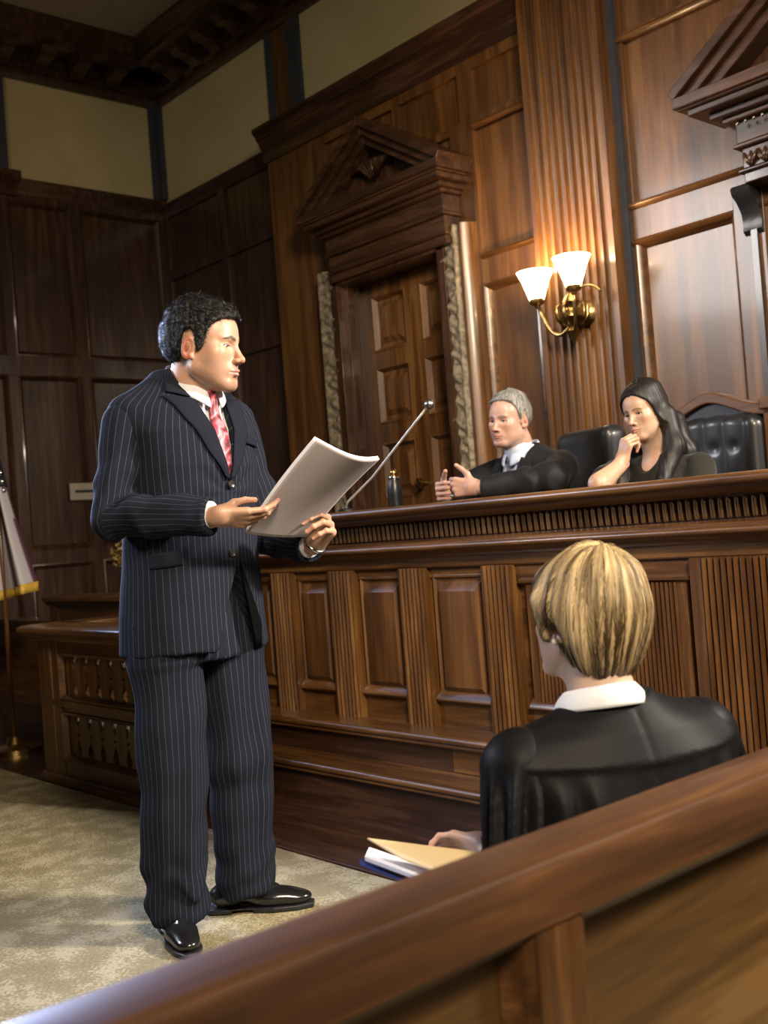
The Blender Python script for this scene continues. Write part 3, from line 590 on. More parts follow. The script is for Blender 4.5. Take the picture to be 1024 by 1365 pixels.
def surfnet(fn,lo,hi,h):
    lo=np.array(lo,float); hi=np.array(hi,float); B=8
    nb=np.maximum(1,np.ceil((hi-lo)/(h*B)).astype(int)); n=nb*B+1
    gc=[lo[a]+(np.arange(nb[a])+.5)*B*h for a in range(3)]
    C_=np.stack(np.meshgrid(*gc,indexing='ij'),-1).reshape(-1,3).astype(f4)
    fc=fn(C_); act=np.abs(fc)<B*h*1.75
    F=np.empty(n,dtype=f4)
    big=np.where(fc.reshape(nb)<0,-1,1).astype(f4)
    F[:-1,:-1,:-1]=np.repeat(np.repeat(np.repeat(big,B,0),B,1),B,2); F[-1]=1; F[:,-1]=1; F[:,:,-1]=1
    ids=np.argwhere(act.reshape(nb)); off=np.stack(np.meshgrid(*[np.arange(B+1)]*3,indexing='ij'),-1).reshape(-1,3)
    for s_ in range(0,len(ids),400):
        g=(ids[s_:s_+400]*B)[:,None,:]+off[None]; g=g.reshape(-1,3)
        F[g[:,0],g[:,1],g[:,2]]=fn((lo+g*h).astype(f4))
    S=F<0
    # active cells
    c=[S[a:n[0]-1+a,b:n[1]-1+b,d:n[2]-1+d] for a in (0,1) for b in (0,1) for d in (0,1)]
    cnt=sum(x.astype(np.int8) for x in c); cells=np.argwhere((cnt>0)&(cnt<8))
    acc=np.zeros((len(cells),3)); num=np.zeros(len(cells))
    cor=[(a,b,d) for a in (0,1) for b in (0,1) for d in (0,1)]
    for i_,p in enumerate(cor):
        for q in cor[i_+1:]:
            if sum(abs(x-y) for x,y in zip(p,q))!=1: continue
            fp_=F[cells[:,0]+p[0],cells[:,1]+p[1],cells[:,2]+p[2]]; fq=F[cells[:,0]+q[0],cells[:,1]+q[1],cells[:,2]+q[2]]
            m_=(fp_<0)!=(fq<0); t_=np.where(m_,fp_/(fp_-fq+1e-20),0)
            pt_=np.array(p)+(np.array(q)-np.array(p))*t_[:,None]
            acc+=pt_*m_[:,None]; num+=m_
    vid=-np.ones(n-1,dtype=np.int64); vid[cells[:,0],cells[:,1],cells[:,2]]=np.arange(len(cells))
    verts=lo+(cells+acc/num[:,None])*h
    quads=[]
    for a in range(3):
        b,d=(a+1)%3,(a+2)%3
        sl0=[slice(None)]*3; sl1=[slice(None)]*3; sl0[a]=slice(0,-1); sl1[a]=slice(1,None)
        x=S[tuple(sl0)]!=S[tuple(sl1)]; e=np.argwhere(x)
        e=e[(e[:,b]>0)&(e[:,d]>0)&(e[:,b]<n[b]-1)&(e[:,d]<n[d]-1)]
        def g(db,dd):
            q=e.copy(); q[:,b]-=db; q[:,d]-=dd; return vid[q[:,0],q[:,1],q[:,2]]
        Q=np.stack([g(1,1),g(0,1),g(0,0),g(1,0)],1); fl=~S[e[:,0],e[:,1],e[:,2]]
        Q[fl]=Q[fl][:,::-1]; quads.append(Q[(Q>=0).all(1)])
    return verts,np.concatenate(quads)
def relax(v,q,it=1,lam=.5):
    for _ in range(it):
        s_=np.zeros_like(v); c=np.zeros(len(v))
        for i in range(4):
            a,b=q[:,i],q[:,(i+1)%4]
            np.add.at(s_,a,v[b]); np.add.at(c,a,1); np.add.at(s_,b,v[a]); np.add.at(c,b,1)
        v=v+lam*(s_/np.maximum(c,1)[:,None]-v)
    return v
def raw_obj(name,v,q,mat,parent,cols=None,stripe=None,label=None):
    me=D.meshes.new(name); me.vertices.add(len(v)); me.vertices.foreach_set('co',np.asarray(v,dtype=f4).ravel())
    me.loops.add(q.size); me.polygons.add(len(q)); me.loops.foreach_set('vertex_index',q.astype(np.int32).ravel())
    me.polygons.foreach_set('loop_start',np.arange(0,q.size,4,dtype=np.int32)); me.update(calc_edges=True); me.validate()
    me.polygons.foreach_set('use_smooth',[True]*len(me.polygons))
    if cols is not None:
        ca=me.color_attributes.new('col','FLOAT_COLOR','POINT'); c=np.ones((len(v),4),dtype=f4); c[:,:3]=cols; ca.data.foreach_set('color',c.ravel())
    if stripe is not None:
        at_=me.attributes.new('stripe','FLOAT','POINT'); at_.data.foreach_set('value',np.asarray(stripe,dtype=f4))
    o=D.objects.new(name,me); COL.objects.link(o); me.materials.append(M[mat]); o.parent=parent
    if label: o['label']=label
    return o
def sdf_obj(name,fn,lo,hi,h,mat,parent,colfn=None,stripefn=None,label=None,rel=1):
    v,q=surfnet(fn,lo,hi,h); v=relax(v,q,rel) if rel else v
    return raw_obj(name,v,q,mat,parent,colfn(v.astype(f4)) if colfn else None,stripefn(v.astype(f4)) if stripefn else None,label)
def lkid(mb,name,mat,par,label=None,**k):      # child built in the parent's local frame
    o=mb.build(name,mat,None,**k); o.parent=par
    if label: o['label']=label
    return o
def project(fn,pts,dir_,far=.5,off=0.0):
    P=np.array(pts,dtype=f4); d=V3(*dir_); d/=np.linalg.norm(d); X=P-d*far; t_=np.zeros(len(P),dtype=f4)
    for _ in range(60):
        v=fn(X+t_[:,None]*d); t_+=np.clip(v,-.01,.05)*.7
    return X+(t_-off)[:,None]*d
def loft(P,tab,pw=2.3,k=.02):
    tab=np.array(tab,float); z=P[:,2]
    cx,cy,rx,ry=[np.interp(z,tab[:,0],tab[:,i]).astype(f4) for i in (1,2,3,4)]
    x=np.abs((P[:,0]-cx)/rx); y=np.abs((P[:,1]-cy)/ry); r_=(x**pw+y**pw+1e-9)**(1/pw)
    d=(r_-1)*np.minimum(rx,ry)
    return smax(d,np.maximum(tab[0,0]-z,z-tab[-1,0]),k)
def Rmat(yaw=0,pitch=0,roll=0):      # head frame -> person frame (yaw left +, pitch up +, roll to the right +)
    return np.array(Matrix.Rotation(yaw,3,'Z')@Matrix.Rotation(pitch,3,'X')@Matrix.Rotation(roll,3,'Y'),dtype=f4)
# ---- head
def head_base(P,q):
    X=P.copy(); X[:,0]=np.abs(X[:,0]); w_=q.get('w',1.0); j=q.get('jaw',1.0)
    d=smin(ell(X,(0,-.016,.036),(.075*w_,.098,.088)),ell(X,(0,.028,-.030),(.057*w_,.060,.080)),.03)
    d=smin(d,ell(X,(0,.036,.044),(.062*w_,.050,.055)),.02)
    d=smin(d,rc(X,(.052*w_*j,.002,-.052),(.021*j,.066,-.090),.020,.017),.028)
    d=smin(d,sph(X,(.006*j,.073,-.092),.0165),.016)
    d=smin(d,ell(X,(.043*w_,.050,-.012),(.022,.026,.022)),.022)
    d=smin(d,ell(X,(.040*w_*j,.034,-.046),(.021,.034,.032)),.024)
    return d
def head_skin(P,q,ears=True):
    X=P.copy(); X[:,0]=np.abs(X[:,0]); w_=q.get('w',1.0)
    d=head_base(P,q)
    b=q.get('brow',1.0)
    d=smin(d,rc(X,(.040,.070,.027),(.010,.081,.023),.007*b,.008*b),.012)
    d=smax(d,-ell(X,(.031,.090,.008),(.018,.015,.0125)),.010)
    op=q.get('open',.0045)
    lid=sph(X,(.031,.0655,.008),.0142)
    lid=smax(lid,-ell(X,(.0315,.080,.0065),(.0125,.011,op)),.0015)
    d=smin(d,lid,.004)
    d=smin(d,rc(X,(0,.081,.018),(0,.103,-.022),.0070,.0085),.011)
    d=smin(d,sph(X,(0,.1075,-.0275),q.get('tip',.0092)),.007)
    d=smin(d,ell(X,(.0112,.0965,-.0305),(.0070,.0100,.0072)),.005)
    d=smax(d,-ell(X,(.0062,.1035,-.0385),(.0034,.0055,.0034)),.002)
    d=smin(d,ell(X,(0,.068,-.056),(.030,.024,.026)),.016)
    f_=q.get('lip',1.0)
    d=smax(d,-rc(X,(0,.0965,-.046),(0,.0955,-.050),.0016,.0022),.004)
    d=smin(d,rc(X,(.0245,.0800,-.0595),(.004,.0955,-.0555),.0024,.0048*f_),.0045)
    d=smin(d,rc(X,(.0215,.0800,-.0615),(.0,.0935,-.0655),.0026,.0062*f_),.0045)
    d=smax(d,-rc(X,(.025,.0845,-.0603),(.0,.1010,-.0603),.0010,.0016),.0025)
    d=smax(d,-ell(X,(0,.0925,-.0760),(.016,.006,.0045)),.008)
    if ears:
        R=np.array(Matrix.Rotation(math.radians(20),3,'Z')@Matrix.Rotation(math.radians(-12),3,'X'),dtype=f4)
        c=(.0765*w_,-.012,-.002)
        e=ell(X,c,(.0075,.0185,.0315),R)
        e=smax(e,-ell(X,(c[0]+.0085,c[1]+.002,c[2]+.002),(.0095,.0115,.0215),R),.004)
        e=smin(e,ell(X,(c[0]+.004,c[1]-.002,c[2]+.001),(.0035,.006,.012),R),.004)
        e=smin(e,sph(X,(c[0]-.001,c[1]+.008,c[2]-.024),.0068),.006)
        d=smin(d,e,.005)
    return d
def head_col(P,q):
    X=P.copy(); X[:,0]=np.abs(X[:,0]); base=np.array(q['skin'],float); c=np.tile(base,(len(P),1))
    def mix(c,col,w_): w_=np.clip(w_,0,1)[:,None]; return c*(1-w_)+np.array(col)*w_
    red=np.array(q.get('red',base*np.array([1.05,.62,.56])))
    c=mix(c,red,.28*np.exp(-(ln((X-V3(.045,.07,-.022))/V3(.02,.03,.018))**2)))
    c=mix(c,red,.6*np.exp(-(ln((X-V3(0,.108,-.028))/V3(.016,.014,.014))**2)))
    c=mix(c,red,q.get('earred',.6)*ss(.072,.079,X[:,0])*(np.abs(X[:,2])<.04)*(np.abs(X[:,1]+.012)<.03))
    st=q.get('stubble',0)
    if st:
        a=ss(-.022,-.040,P[:,2])*ss(-.01,.03,P[:,1])*ss(.0,.3,vn(P*900)); a*=1-np.exp(-(ln((X-V3(.035,.075,-.035))/V3(.018,.03,.016))**2))
        c=mix(c,base*.45,st*a)
    dl=np.minimum(rc(X,(.0235,.0800,-.0595),(.004,.0955,-.0555),.0024,.0048),rc(X,(.0205,.0800,-.0615),(.0,.0935,-.0655),.0026,.0062))
    c=mix(c,q.get('lipcol',(.42,.17,.14)),.85*ss(.0028,.0004,dl)*(P[:,1]>.07))
    c=mix(c,(.12,.04,.03),.8*ss(.0012,.0002,np.abs(P[:,2]+.0603))*(X[:,0]<.023)*(P[:,1]>.075)*(P[:,2]>-.064))
    c=mix(c,red*.55,q.get('earred',.6)*ss(.012,.004,ln((X-V3(.085,-.010,.002))/V3(1,1,2)))*(X[:,0]>.075))
    # brows
    zb=np.interp(X[:,0],[.008,.028,.046],[.0235,.0305,.0245]).astype(f4); hb=np.interp(X[:,0],[.008,.02,.046],[.0038,.0044,.0018]).astype(f4)
    a=ss(1.25,.6,np.abs(P[:,2]-zb)/hb/q.get('browh',1.0))*ss(.006,.011,X[:,0])*ss(.052,.045,X[:,0])*(P[:,1]>.04)*(.65+.35*vn(P*V3(300,300,1200)))
    c=mix(c,q.get('browcol',(.03,.02,.015)),a*q.get('browa',.9))
    # lash line
    e=ln((X-V3(.0315,.0,.0065))[:,[0,2]]/V3(.0125,q.get('open',.0045)))
    a=ss(1.45,1.1,e)*ss(.004,.008,P[:,2])*(P[:,1]>.06)*(P[:,2]<.02)
    c=mix(c,(.03,.02,.018),a*q.get('lash',.75))
    return c
def hair_thick(P,q):
    az=np.degrees(np.arctan2(np.abs(P[:,0]),P[:,1]+.01)); zm=np.interp(az,q['haz'],q['hz']).astype(f4)
    t_=np.interp(az,[0,60,110,180],q['ht']).astype(f4)
    t_=t_*(1+q.get('toph',0)*ss(.07,.13,P[:,2]))
    e=ss(0,q.get('fade',.022),P[:,2]-zm); return (t_+.006)*e-.006
def strands(P,q):
    c=P-V3(*q.get('crown',(0,-.035,.13))); ph=np.arctan2(c[:,0],c[:,1]); L=ln(c)
    a=vn(np.stack([ph*q.get('sf',16),L*q.get('sl',14),L*0],1)); b=vn(np.stack([ph*q.get('sf',16)*2.7+5,L*q.get('sl',14)*1.8,L*0+3],1))
    return a*.65+b*.35-.5
def hair_sdf(P,q):
    t_=hair_thick(P,q); r_=q.get('rg',0)
    return head_base(P,q)-t_-strands(P,q)*q.get('sa',.0045)-(r_*(vn(P*V3(95,60,95))-.45)*ss(.0,.008,t_) if r_ else 0)
def eye_mesh(par,xf,q,gaze=(0,0)):
    for sx in (1,-1):
        mb=[];n1,n2=20,24; vs=[];fs=[];cs=[]
        g=Vector((math.sin(gaze[0]),math.cos(gaze[0])*math.cos(gaze[1]),math.sin(gaze[1]))).normalized(); e1=g.orthogonal().normalized(); e2=g.cross(e1)
        for j in range(n1):
            a=PI*j/(n1-1)*(1 if j>6 else 1); 
            a=[0,.1,.19,.21,.26,.34,.42,.455,.48,.56][j] if j<10 else .56+(PI-.56)*(j-9)/(n1-10)
            for i in range(n2):
                b=2*PI*i/n2; d=g*math.cos(a)+(e1*math.cos(b)+e2*math.sin(b))*math.sin(a)
                vs.append((sx*.031+d.x*.0126,.0655+d.y*.0126,.008+d.z*.0126))
                cs.append((.004,.004,.004) if a<.2 else (tuple(q.get('iris',(.06,.03,.015))) if a<.43 else ((.02,.015,.01) if a<.46 else (.62,.58,.55))))
        for j in range(n1-1):
            for i in range(n2): fs.append((j*n2+i,j*n2+(i+1)%n2,(j+1)*n2+(i+1)%n2,(j+1)*n2+i))
        v=xf(np.array(vs)); raw_obj('eye',v,np.array(fs),'eye_mat',par,np.array(cs))
class Head:
    def __init__(s,c,yaw=0,pitch=0,roll=0,scale=(1,1,1),q=None):
        s.c=V3(*c); s.R=Rmat(yaw,pitch,roll); s.s=V3(*scale); s.q=q; s.m=float(np.mean(scale))
    def inv(s,P): return ((P-s.c)@s.R/s.s).astype(f4)
    def fwd(s,p): return (np.asarray(p)*s.s)@s.R.T+s.c
    def skin(s,P): return head_skin(s.inv(P),s.q)*s.m
    def hair(s,P): return hair_sdf(s.inv(P),s.q)*s.m
# ---- hand
class Hand:
    def __init__(s,wrist,F,N,right=True,scale=1,curl=None,spread=None,thumb=None,palm=1.0):
        F=np.array(F,float); F/=np.linalg.norm(F); N=np.array(N,float); N-=F*(N@F); N/=np.linalg.norm(N)
        T=np.cross(N,F) if right else np.cross(F,N); s.F,s.N,s.T=F,N,T; k=scale; W_=np.array(wrist,float); s.W=W_
        L=[(.043,.026,.021),(.047,.030,.022),(.044,.028,.022),(.034,.021,.019)]
        bx=[.029,.010,-.010,-.028]; by=[.090,.094,.089,.080]; R_=[.0092,.0094,.0088,.0078]
        curl=curl or [(20,25,15)]*4; spread=spread or (5,1,-3,-8)
        s.fing=[];s.tips=[]
        wr=lambda t_,f_,n_=0: W_+k*(T*t_+F*f_+N*n_)
        s.meta=[(wr(b*.55,.008),wr(b,a-.004),.0135*k,.0112*k) for b,a in zip(bx,by)]
        for i in range(4):
            p=wr(bx[i],by[i]); an=math.radians(spread[i]); d=F*math.cos(an)+T*math.sin(an); n_=N.copy(); seg=[]; r_=R_[i]*k
            for L_,c_ in zip(L[i],curl[i]):
                a=math.radians(c_); d2=d*math.cos(a)-n_*math.sin(a); n_=n_*math.cos(a)+d*math.sin(a); d=d2
                q=p+d*L_*k; seg.append((p,q,r_,r_*.90)); p=q; r_*=.90
            s.fing.append(seg); s.tips.append((p,d,n_,r_))
        th=thumb or [(.55,.75,-.25),(.35,.9,-.25),(.2,.95,-.3)]
        p=wr(.016,.018,-.004); seg=[]; r_=.0135*k
        for v,L_ in zip(th,(.042,.032,.026)):
            v=np.array(v,float); v/=np.linalg.norm(v); d=T*v[0]+F*v[1]+N*v[2]; q=p+d*L_*k; seg.append((p,q,r_,r_*.84)); p=q; r_*=.84
        s.th=seg; s.tips.append((p,d,N,r_)); s.k=k
    def sdf(s,P,arm=None):
        k=s.k; d=None
        for a,b,ra,rb in s.meta:
            e=rc(P,a,b,ra,rb); d=e if d is None else smin(d,e,.012*k)
        a,b,ra,rb=s.th[0]; d=smin(d,rc(P,a,b,ra*1.05,rb),.016*k)
        t_=None
        for a,b,ra,rb in s.th[1:]:
            e=rc(P,a,b,ra,rb); t_=e if t_ is None else smin(t_,e,.004*k)
        d=smin(d,t_,.006*k)
        for seg in s.fing:
            t_=None
            for i,(a,b,ra,rb) in enumerate(seg):
                e=rc(P,a,b,ra,rb); t_=e if t_ is None else smin(t_,e,.003*k)
                e=sph(P,a,ra*1.06); t_=smin(t_,e,.003*k)
            d=smin(d,t_,.0022*k)
        return d
    def col(s,P,base):
        c=np.tile(np.array(base,float),(len(P),1)); red=np.array(base)*np.array([1.02,.66,.6])
        for (p,d,n_,r_) in s.tips:
            w_=np.exp(-(ln(P-p.astype(f4))/.014)**2)[:,None]*.5; c=c*(1-w_)+red*w_
            q=p+n_*r_*.8+d*.001; w_=(ss(.0068,.0052,ln(P-q.astype(f4))))[:,None]*.55; c=c*(1-w_)+np.array([.72,.48,.42])*w_
        for seg in s.fing:
            for a,b,ra,rb in seg[:2]:
                w_=np.exp(-(ln(P-b.astype(f4))/.010)**2)[:,None]*.25; c=c*(1-w_)+red*w_
        return c
    def box(s):
        pts=[s.W]+[t_[0] for t_ in s.tips]+[b for seg in s.fing for a,b,_,_ in seg]+[m_[0] for m_ in s.meta]
        pts=np.array(pts); return pts.min(0)-.03,pts.max(0)+.03
def merge(parts):
    vs=[];qs=[];cs=[];k=0
    for v,q,c in parts: vs.append(v);qs.append(q+k);cs.append(c);k+=len(v)
    return np.concatenate(vs),np.concatenate(qs),np.concatenate(cs)
def body_obj(par,fns,base,head,rel=1,skin='skin'):
    # fns: list of (fn, lo, hi, voxel, colour function)
    parts=[]
    for fn,lo,hi,h,cf in fns:
        v,q=surfnet(fn,lo,hi,h); v=relax(v,q,rel,.35); parts.append((v,q,cf(v.astype(f4)) if cf else np.tile(np.array(base,float),(len(v),1))))
    v,q,c=merge(parts); return raw_obj('body',v,q,skin,par,c)
# ---- materials that read attributes
def attr_mat(name,rough,sss=0,bump=0,bscale=300,coat=0,spec=None,aniso=0,sheen=0):
    m,t,b=nt(name,rough,(.5,.5,.5),coat=coat,spec=spec); a=N(t,'ShaderNodeAttribute'); a.attribute_name='col'; t.links.new(a.outputs['Color'],b.inputs['Base Color'])
    if sss: b.inputs['Subsurface Weight'].default_value=sss; b.inputs['Subsurface Radius'].default_value=(.012,.004,.002); b.inputs['Subsurface Scale'].default_value=.6
    if aniso: b.inputs['Anisotropic'].default_value=aniso
    if sheen: b.inputs['Sheen Weight'].default_value=sheen
    if bump:
        tc=N(t,'ShaderNodeTexCoord'); n=N(t,'ShaderNodeTexNoise'); n.inputs['Scale'].default_value=bscale; n.inputs['Detail'].default_value=3; t.links.new(tc.outputs['Object'],n.inputs[0])
        bp=N(t,'ShaderNodeBump'); bp.inputs['Strength'].default_value=bump; bp.inputs['Distance'].default_value=.001; t.links.new(n.outputs[0],bp.inputs['Height']); t.links.new(bp.outputs[0],b.inputs['Normal'])
    return m
attr_mat('skin',.42,sss=.25,bump=.25,bscale=420,spec=.45); attr_mat('eye_mat',.12,coat=.6); attr_mat('hair_mat',.48,bump=.5,bscale=500,spec=.32)
def cloth(name,base,stripe=None,rough=.75,sheen=.15,scol=(.3,.3,.34),per=.0175,wd=.075,bump=.3,spec=.3):
    m,t,b=nt(name,rough,base,spec=spec); b.inputs['Sheen Weight'].default_value=sheen; b.inputs['Sheen Roughness'].default_value=.4
    tc=N(t,'ShaderNodeTexCoord'); n=N(t,'ShaderNodeTexNoise'); n.inputs['Scale'].default_value=700; n.inputs['Detail'].default_value=2; t.links.new(tc.outputs['Object'],n.inputs[0])
    bp=N(t,'ShaderNodeBump'); bp.inputs['Strength'].default_value=bump; bp.inputs['Distance'].default_value=.0006; t.links.new(n.outputs[0],bp.inputs['Height']); t.links.new(bp.outputs[0],b.inputs['Normal'])
    if stripe:
        a=N(t,'ShaderNodeAttribute'); a.attribute_name='stripe'
        dv=N(t,'ShaderNodeMath',operation='DIVIDE'); dv.inputs[1].default_value=per; t.links.new(a.outputs['Fac'],dv.inputs[0])
        fr_=N(t,'ShaderNodeMath',operation='FRACT'); t.links.new(dv.outputs[0],fr_.inputs[0])
        lt=N(t,'ShaderNodeMath',operation='LESS_THAN'); lt.inputs[1].default_value=wd; t.links.new(fr_.outputs[0],lt.inputs[0])
        mx=N(t,'ShaderNodeMix',data_type='RGBA'); mx.inputs[6].default_value=(*base,1); mx.inputs[7].default_value=(*scol,1); t.links.new(lt.outputs[0],mx.inputs[0]); t.links.new(mx.outputs[2],b.inputs['Base Color'])
    return m
cloth('suit',(.0135,.0155,.0240),True,scol=(.055,.060,.090),per=.0170,wd=.085,sheen=0,rough=.9,spec=.05); cloth('suit_plain',(.0135,.0155,.0240),sheen=0,rough=.9,spec=.05); cloth('lining',(.002,.002,.002),rough=.7,sheen=0,spec=.05)
cloth('shirt_white',(.64,.65,.68),bump=.15); cloth('robe_black',(.0065,.0065,.0075),rough=.5,sheen=0,spec=.10); cloth('black_suit',(.007,.008,.010),rough=.65,sheen=.02,spec=.2); cloth('dark_blouse',(.010,.0095,.007),rough=.85)
cloth('blue_shirt',(.42,.48,.62),bump=.15); noisy('grey_tie',(.03,.035,.04),(.10,.11,.12),60,.5)
noisy('shoe_leather',(.008,.008,.009),(.012,.012,.013),20,.22,coat=.5)
noisy('button_horn',(.02,.018,.016),(.04,.035,.03),60,.3)
noisy('pearl',(.75,.65,.55),(.8,.7,.6),20,.2,coat=.5)
# patterned red tie
m,t,b=nt('red_tie',.42,(.55,.02,.06)); b.inputs['Sheen Weight'].default_value=.3
tc=N(t,'ShaderNodeTexCoord'); wv=N(t,'ShaderNodeTexWave'); wv.inputs['Scale'].default_value=11; wv.inputs['Distortion'].default_value=7; wv.inputs['Detail'].default_value=1; wv.inputs['Detail Scale'].default_value=2.2
mp=N(t,'ShaderNodeMapping'); mp.inputs['Rotation'].default_value=(0,.8,0); t.links.new(tc.outputs['Object'],mp.inputs[0]); t.links.new(mp.outputs[0],wv.inputs[0])
r=ramp(t,[(.15,(.09,.004,.010)),(.42,(.40,.010,.035)),(.75,(.50,.03,.07)),(.97,(.60,.20,.25))]); t.links.new(wv.outputs[0],r.inputs[0]); t.links.new(r.outputs[0],b.inputs['Base Color'])
def hair_strands(H,n,length,par,colf,width=.0013,seed=1,lift=.004,segs=3,sel=None,down=.35,name='loose_strands',jit=.35,res=.004,box=None):
    # thin tapered locks lying along the flow of the hair; one mesh, nobody could count them
    rg=np.random.default_rng(seed); c=H.c; lo,hi=(c-.19,c+.19) if box is None else box
    v,q=surfnet(H.hair,lo,hi,res); X=H.inv(v.astype(f4)); th=hair_thick(X,H.q); ok=th>.002
    if sel is not None: ok&=sel(X)
    v=v[ok]; e=.002; idx=rg.integers(0,len(v),n); P=v[idx]+rg.normal(0,.0015,(n,3))
    def grad(P):
        P=P.astype(f4); g=np.stack([H.hair(P+V3(*(e*np.eye(3)[a])))-H.hair(P-V3(*(e*np.eye(3)[a]))) for a in range(3)],1); return g/np.maximum(np.linalg.norm(g,axis=1),1e-6)[:,None]
    cr=H.fwd(np.array([H.q.get('crown',(0,-.035,.13))]))[0]
    pts=[];nor=[]; Q=P.copy(); L=length*(.6+.8*rg.random(n))[:,None]; jt=rg.normal(0,jit,(n,3)); lf=rg.random((n,1))*lift
    d0=H.hair(Q.astype(f4)); Q=Q-grad(Q)*(d0[:,None]+.001)
    for s_ in range(segs+1):
        g=grad(Q); pts.append(Q+g*(lf*(s_/segs)+.0006)); nor.append(g)
        fl=(Q-cr); fl/=np.linalg.norm(fl,axis=1)[:,None]; fl=fl+np.array([0,0,-down])+jt; fl-=g*(fl*g).sum(1)[:,None]; fl/=np.linalg.norm(fl,axis=1)[:,None]
        Q=Q+fl*L/segs; dd=H.hair(Q.astype(f4)); Q=Q-grad(Q)*dd[:,None]
    V_=[];Qd=[]
    for s_ in range(segs+1):
        d=pts[min(s_+1,segs)]-pts[max(s_-1,0)]; sd=np.cross(d,nor[s_]); sd/=np.maximum(np.linalg.norm(sd,axis=1),1e-9)[:,None]; wd=width*(1-.85*(s_/segs)**2)
        V_+= [pts[s_]+sd*wd/2,pts[s_]-sd*wd/2]
    V_=np.stack(V_,1).reshape(-1,3); k=2*(segs+1); b_=np.arange(n)*k
    for s_ in range(segs): Qd.append(np.stack([b_+2*s_,b_+2*s_+1,b_+2*s_+3,b_+2*s_+2],1))
    cols=np.repeat(colf(rg.random(n),H.inv(P.astype(f4))),k,axis=0)
    o=raw_obj(name,V_,np.concatenate(Qd),'hair_mat',par,cols); o['kind']='stuff'; return o
def lerpcol(c1,c2,p=1.0): 
    c1=np.array(c1);c2=np.array(c2)
    return lambda r_,X: c1+(c2-c1)*(r_[:,None]**p)
# ------------------------------------------------------------------ the suited man
man=thing('person','man in dark pinstripe suit and red tie standing and reading papers','person',(-2.72,1.654,.016),math.radians(10-90))
qm=dict(skin=(.49,.285,.195),stubble=.5,earred=.85,browcol=(.018,.013,.010),browh=1.35,browa=1.0,iris=(.05,.035,.02),w=.97,jaw=1.06,brow=1.15,lash=1.0,open=.0042,
  haz=[0,25,42,54,62,74,80,88,102,112,122,145,180],hz=[.074,.070,.058,.040,-.004,-.018,.030,.040,.034,.0,-.040,-.064,-.070],ht=[.010,.009,.009,.012],toph=1.0,sa=.007,sf=15,sl=30,rg=.0065,crown=(0,-.06,.12),fade=.014)
hm=Head((0,.112,1.630),math.radians(22),math.radians(-7),math.radians(2),(1.04,1.05,1.06),qm)
zc=-.016
def mneck(P): 
    return rc(P,(0,.0,1.44),(0,.064,1.59),.058,.055)
def mbody_head(P): 
    X=hm.inv(P); nk=smin(rc(X,(0,-.030,-.035),(0,-.055,-.16),.052,.056),rc(X,(0,.012,-.085),(0,-.03,-.16),.028,.034),.02)*hm.m
    return smin(smin(hm.skin(P),nk,.018),mneck(P),.03)
HR=Hand((.162,.275,1.156),(-.72,.69,-.13),(.34,.50,-.79),True,.98,curl=[(10,28,15),(18,36,18),(24,44,22),(30,50,24)],spread=(3,0,-4,-9),thumb=[(.12,.76,-.64),(-.05,.90,-.42),(-.12,.97,-.20)])
HL=Hand((-.195,.290,1.062),(.12,.74,.62),(-.95,.10,.10),False,1.06,curl=[(58,48,22),(62,50,26),(66,52,28),(70,52,28)],spread=(5,1,-3,-7),thumb=[(.65,.45,-.62),(.25,.75,-.62),(.0,.80,-.60)])
ARM=dict(R=[(.175,-.032,1.425),(.245,-.030,1.185),(.150,.262,1.160)],L=[(-.175,.02,1.415),(-.250,.050,1.110),(-.195,.285,1.055)])
def mtorso(P):
    d=loft(P,[(.78,0,-.03,.15,.085),(.95,0,-.02,.14,.080),(1.1,0,0,.13,.085),(1.3,0,.01,.15,.095),(1.42,0,.005,.13,.070),(1.5,0,.0,.06,.045)])
    for k,h_ in (('R',HR),('L',HL)):
        a,b,c=ARM[k]; d=smin(d,rc(P,a,b,.048,.040),.03); d=smin(d,rc(P,b,c,.038,.026),.01)
    for sx in (1,-1): d=smin(d,rc(P,(sx*.09,-.03,.85),(sx*.115,-.02,.46),.070,.052),.03); d=smin(d,rc(P,(sx*.115,0,.46),(sx*.12,-.04,.09),.05,.036),.02)
    return smin(d,mneck(P),.03)
def hcol(H,q):
    def f(P):
        return head_col(H.inv(P),q)
    return f
def hand_fn(H,elbow,wr=.027): return lambda P: smin(H.sdf(P),rc(P,tuple(H.W-np.array(H.F)*0+ (np.array(elbow)-H.W)*.25),tuple(H.W+H.F*.02*H.k),wr*H.k*1.05,wr*H.k*.92),.018)
sk=qm['skin']
fns=[(mbody_head,(-.12,-.10,1.44),(.12,.30,1.84),.0019,hcol(hm,qm)),(mtorso,(-.32,-.2,.06),(.32,.36,1.56),.012,None)]
for H,k in ((HR,'R'),(HL,'L')):
    lo,hi=H.box(); fns.append((hand_fn(H,ARM[k][1]),lo-.02,hi+.01,.0018,(lambda H: (lambda P: H.col(P,sk)))(H)))
body_obj(man,fns,sk,hm)
eye_mesh(man,hm.fwd,qm,(-.1,-.35))
def haircol(q,H,c1,c2):
    c1=np.array(c1);c2=np.array(c2)
    def f(P):
        X=H.inv(P); s_=np.clip(strands(X,dict(q,sf=q.get('sf',16)*2.2))*1.6+.5,0,1)[:,None]; return c1*(1-s_)+c2*s_
    return f
o=sdf_obj('hair',hm.hair,(-.13,-.11,1.5),(.13,.26,1.86),.0018,'hair_mat',man,haircol(qm,hm,(.006,.0055,.005),(.024,.022,.020)),label='short black hair')
hair_strands(hm,7500,.017,o,lerpcol((.004,.0036,.0034),(.05,.047,.043),4),width=.0016,lift=.009,down=.2,jit=.75)
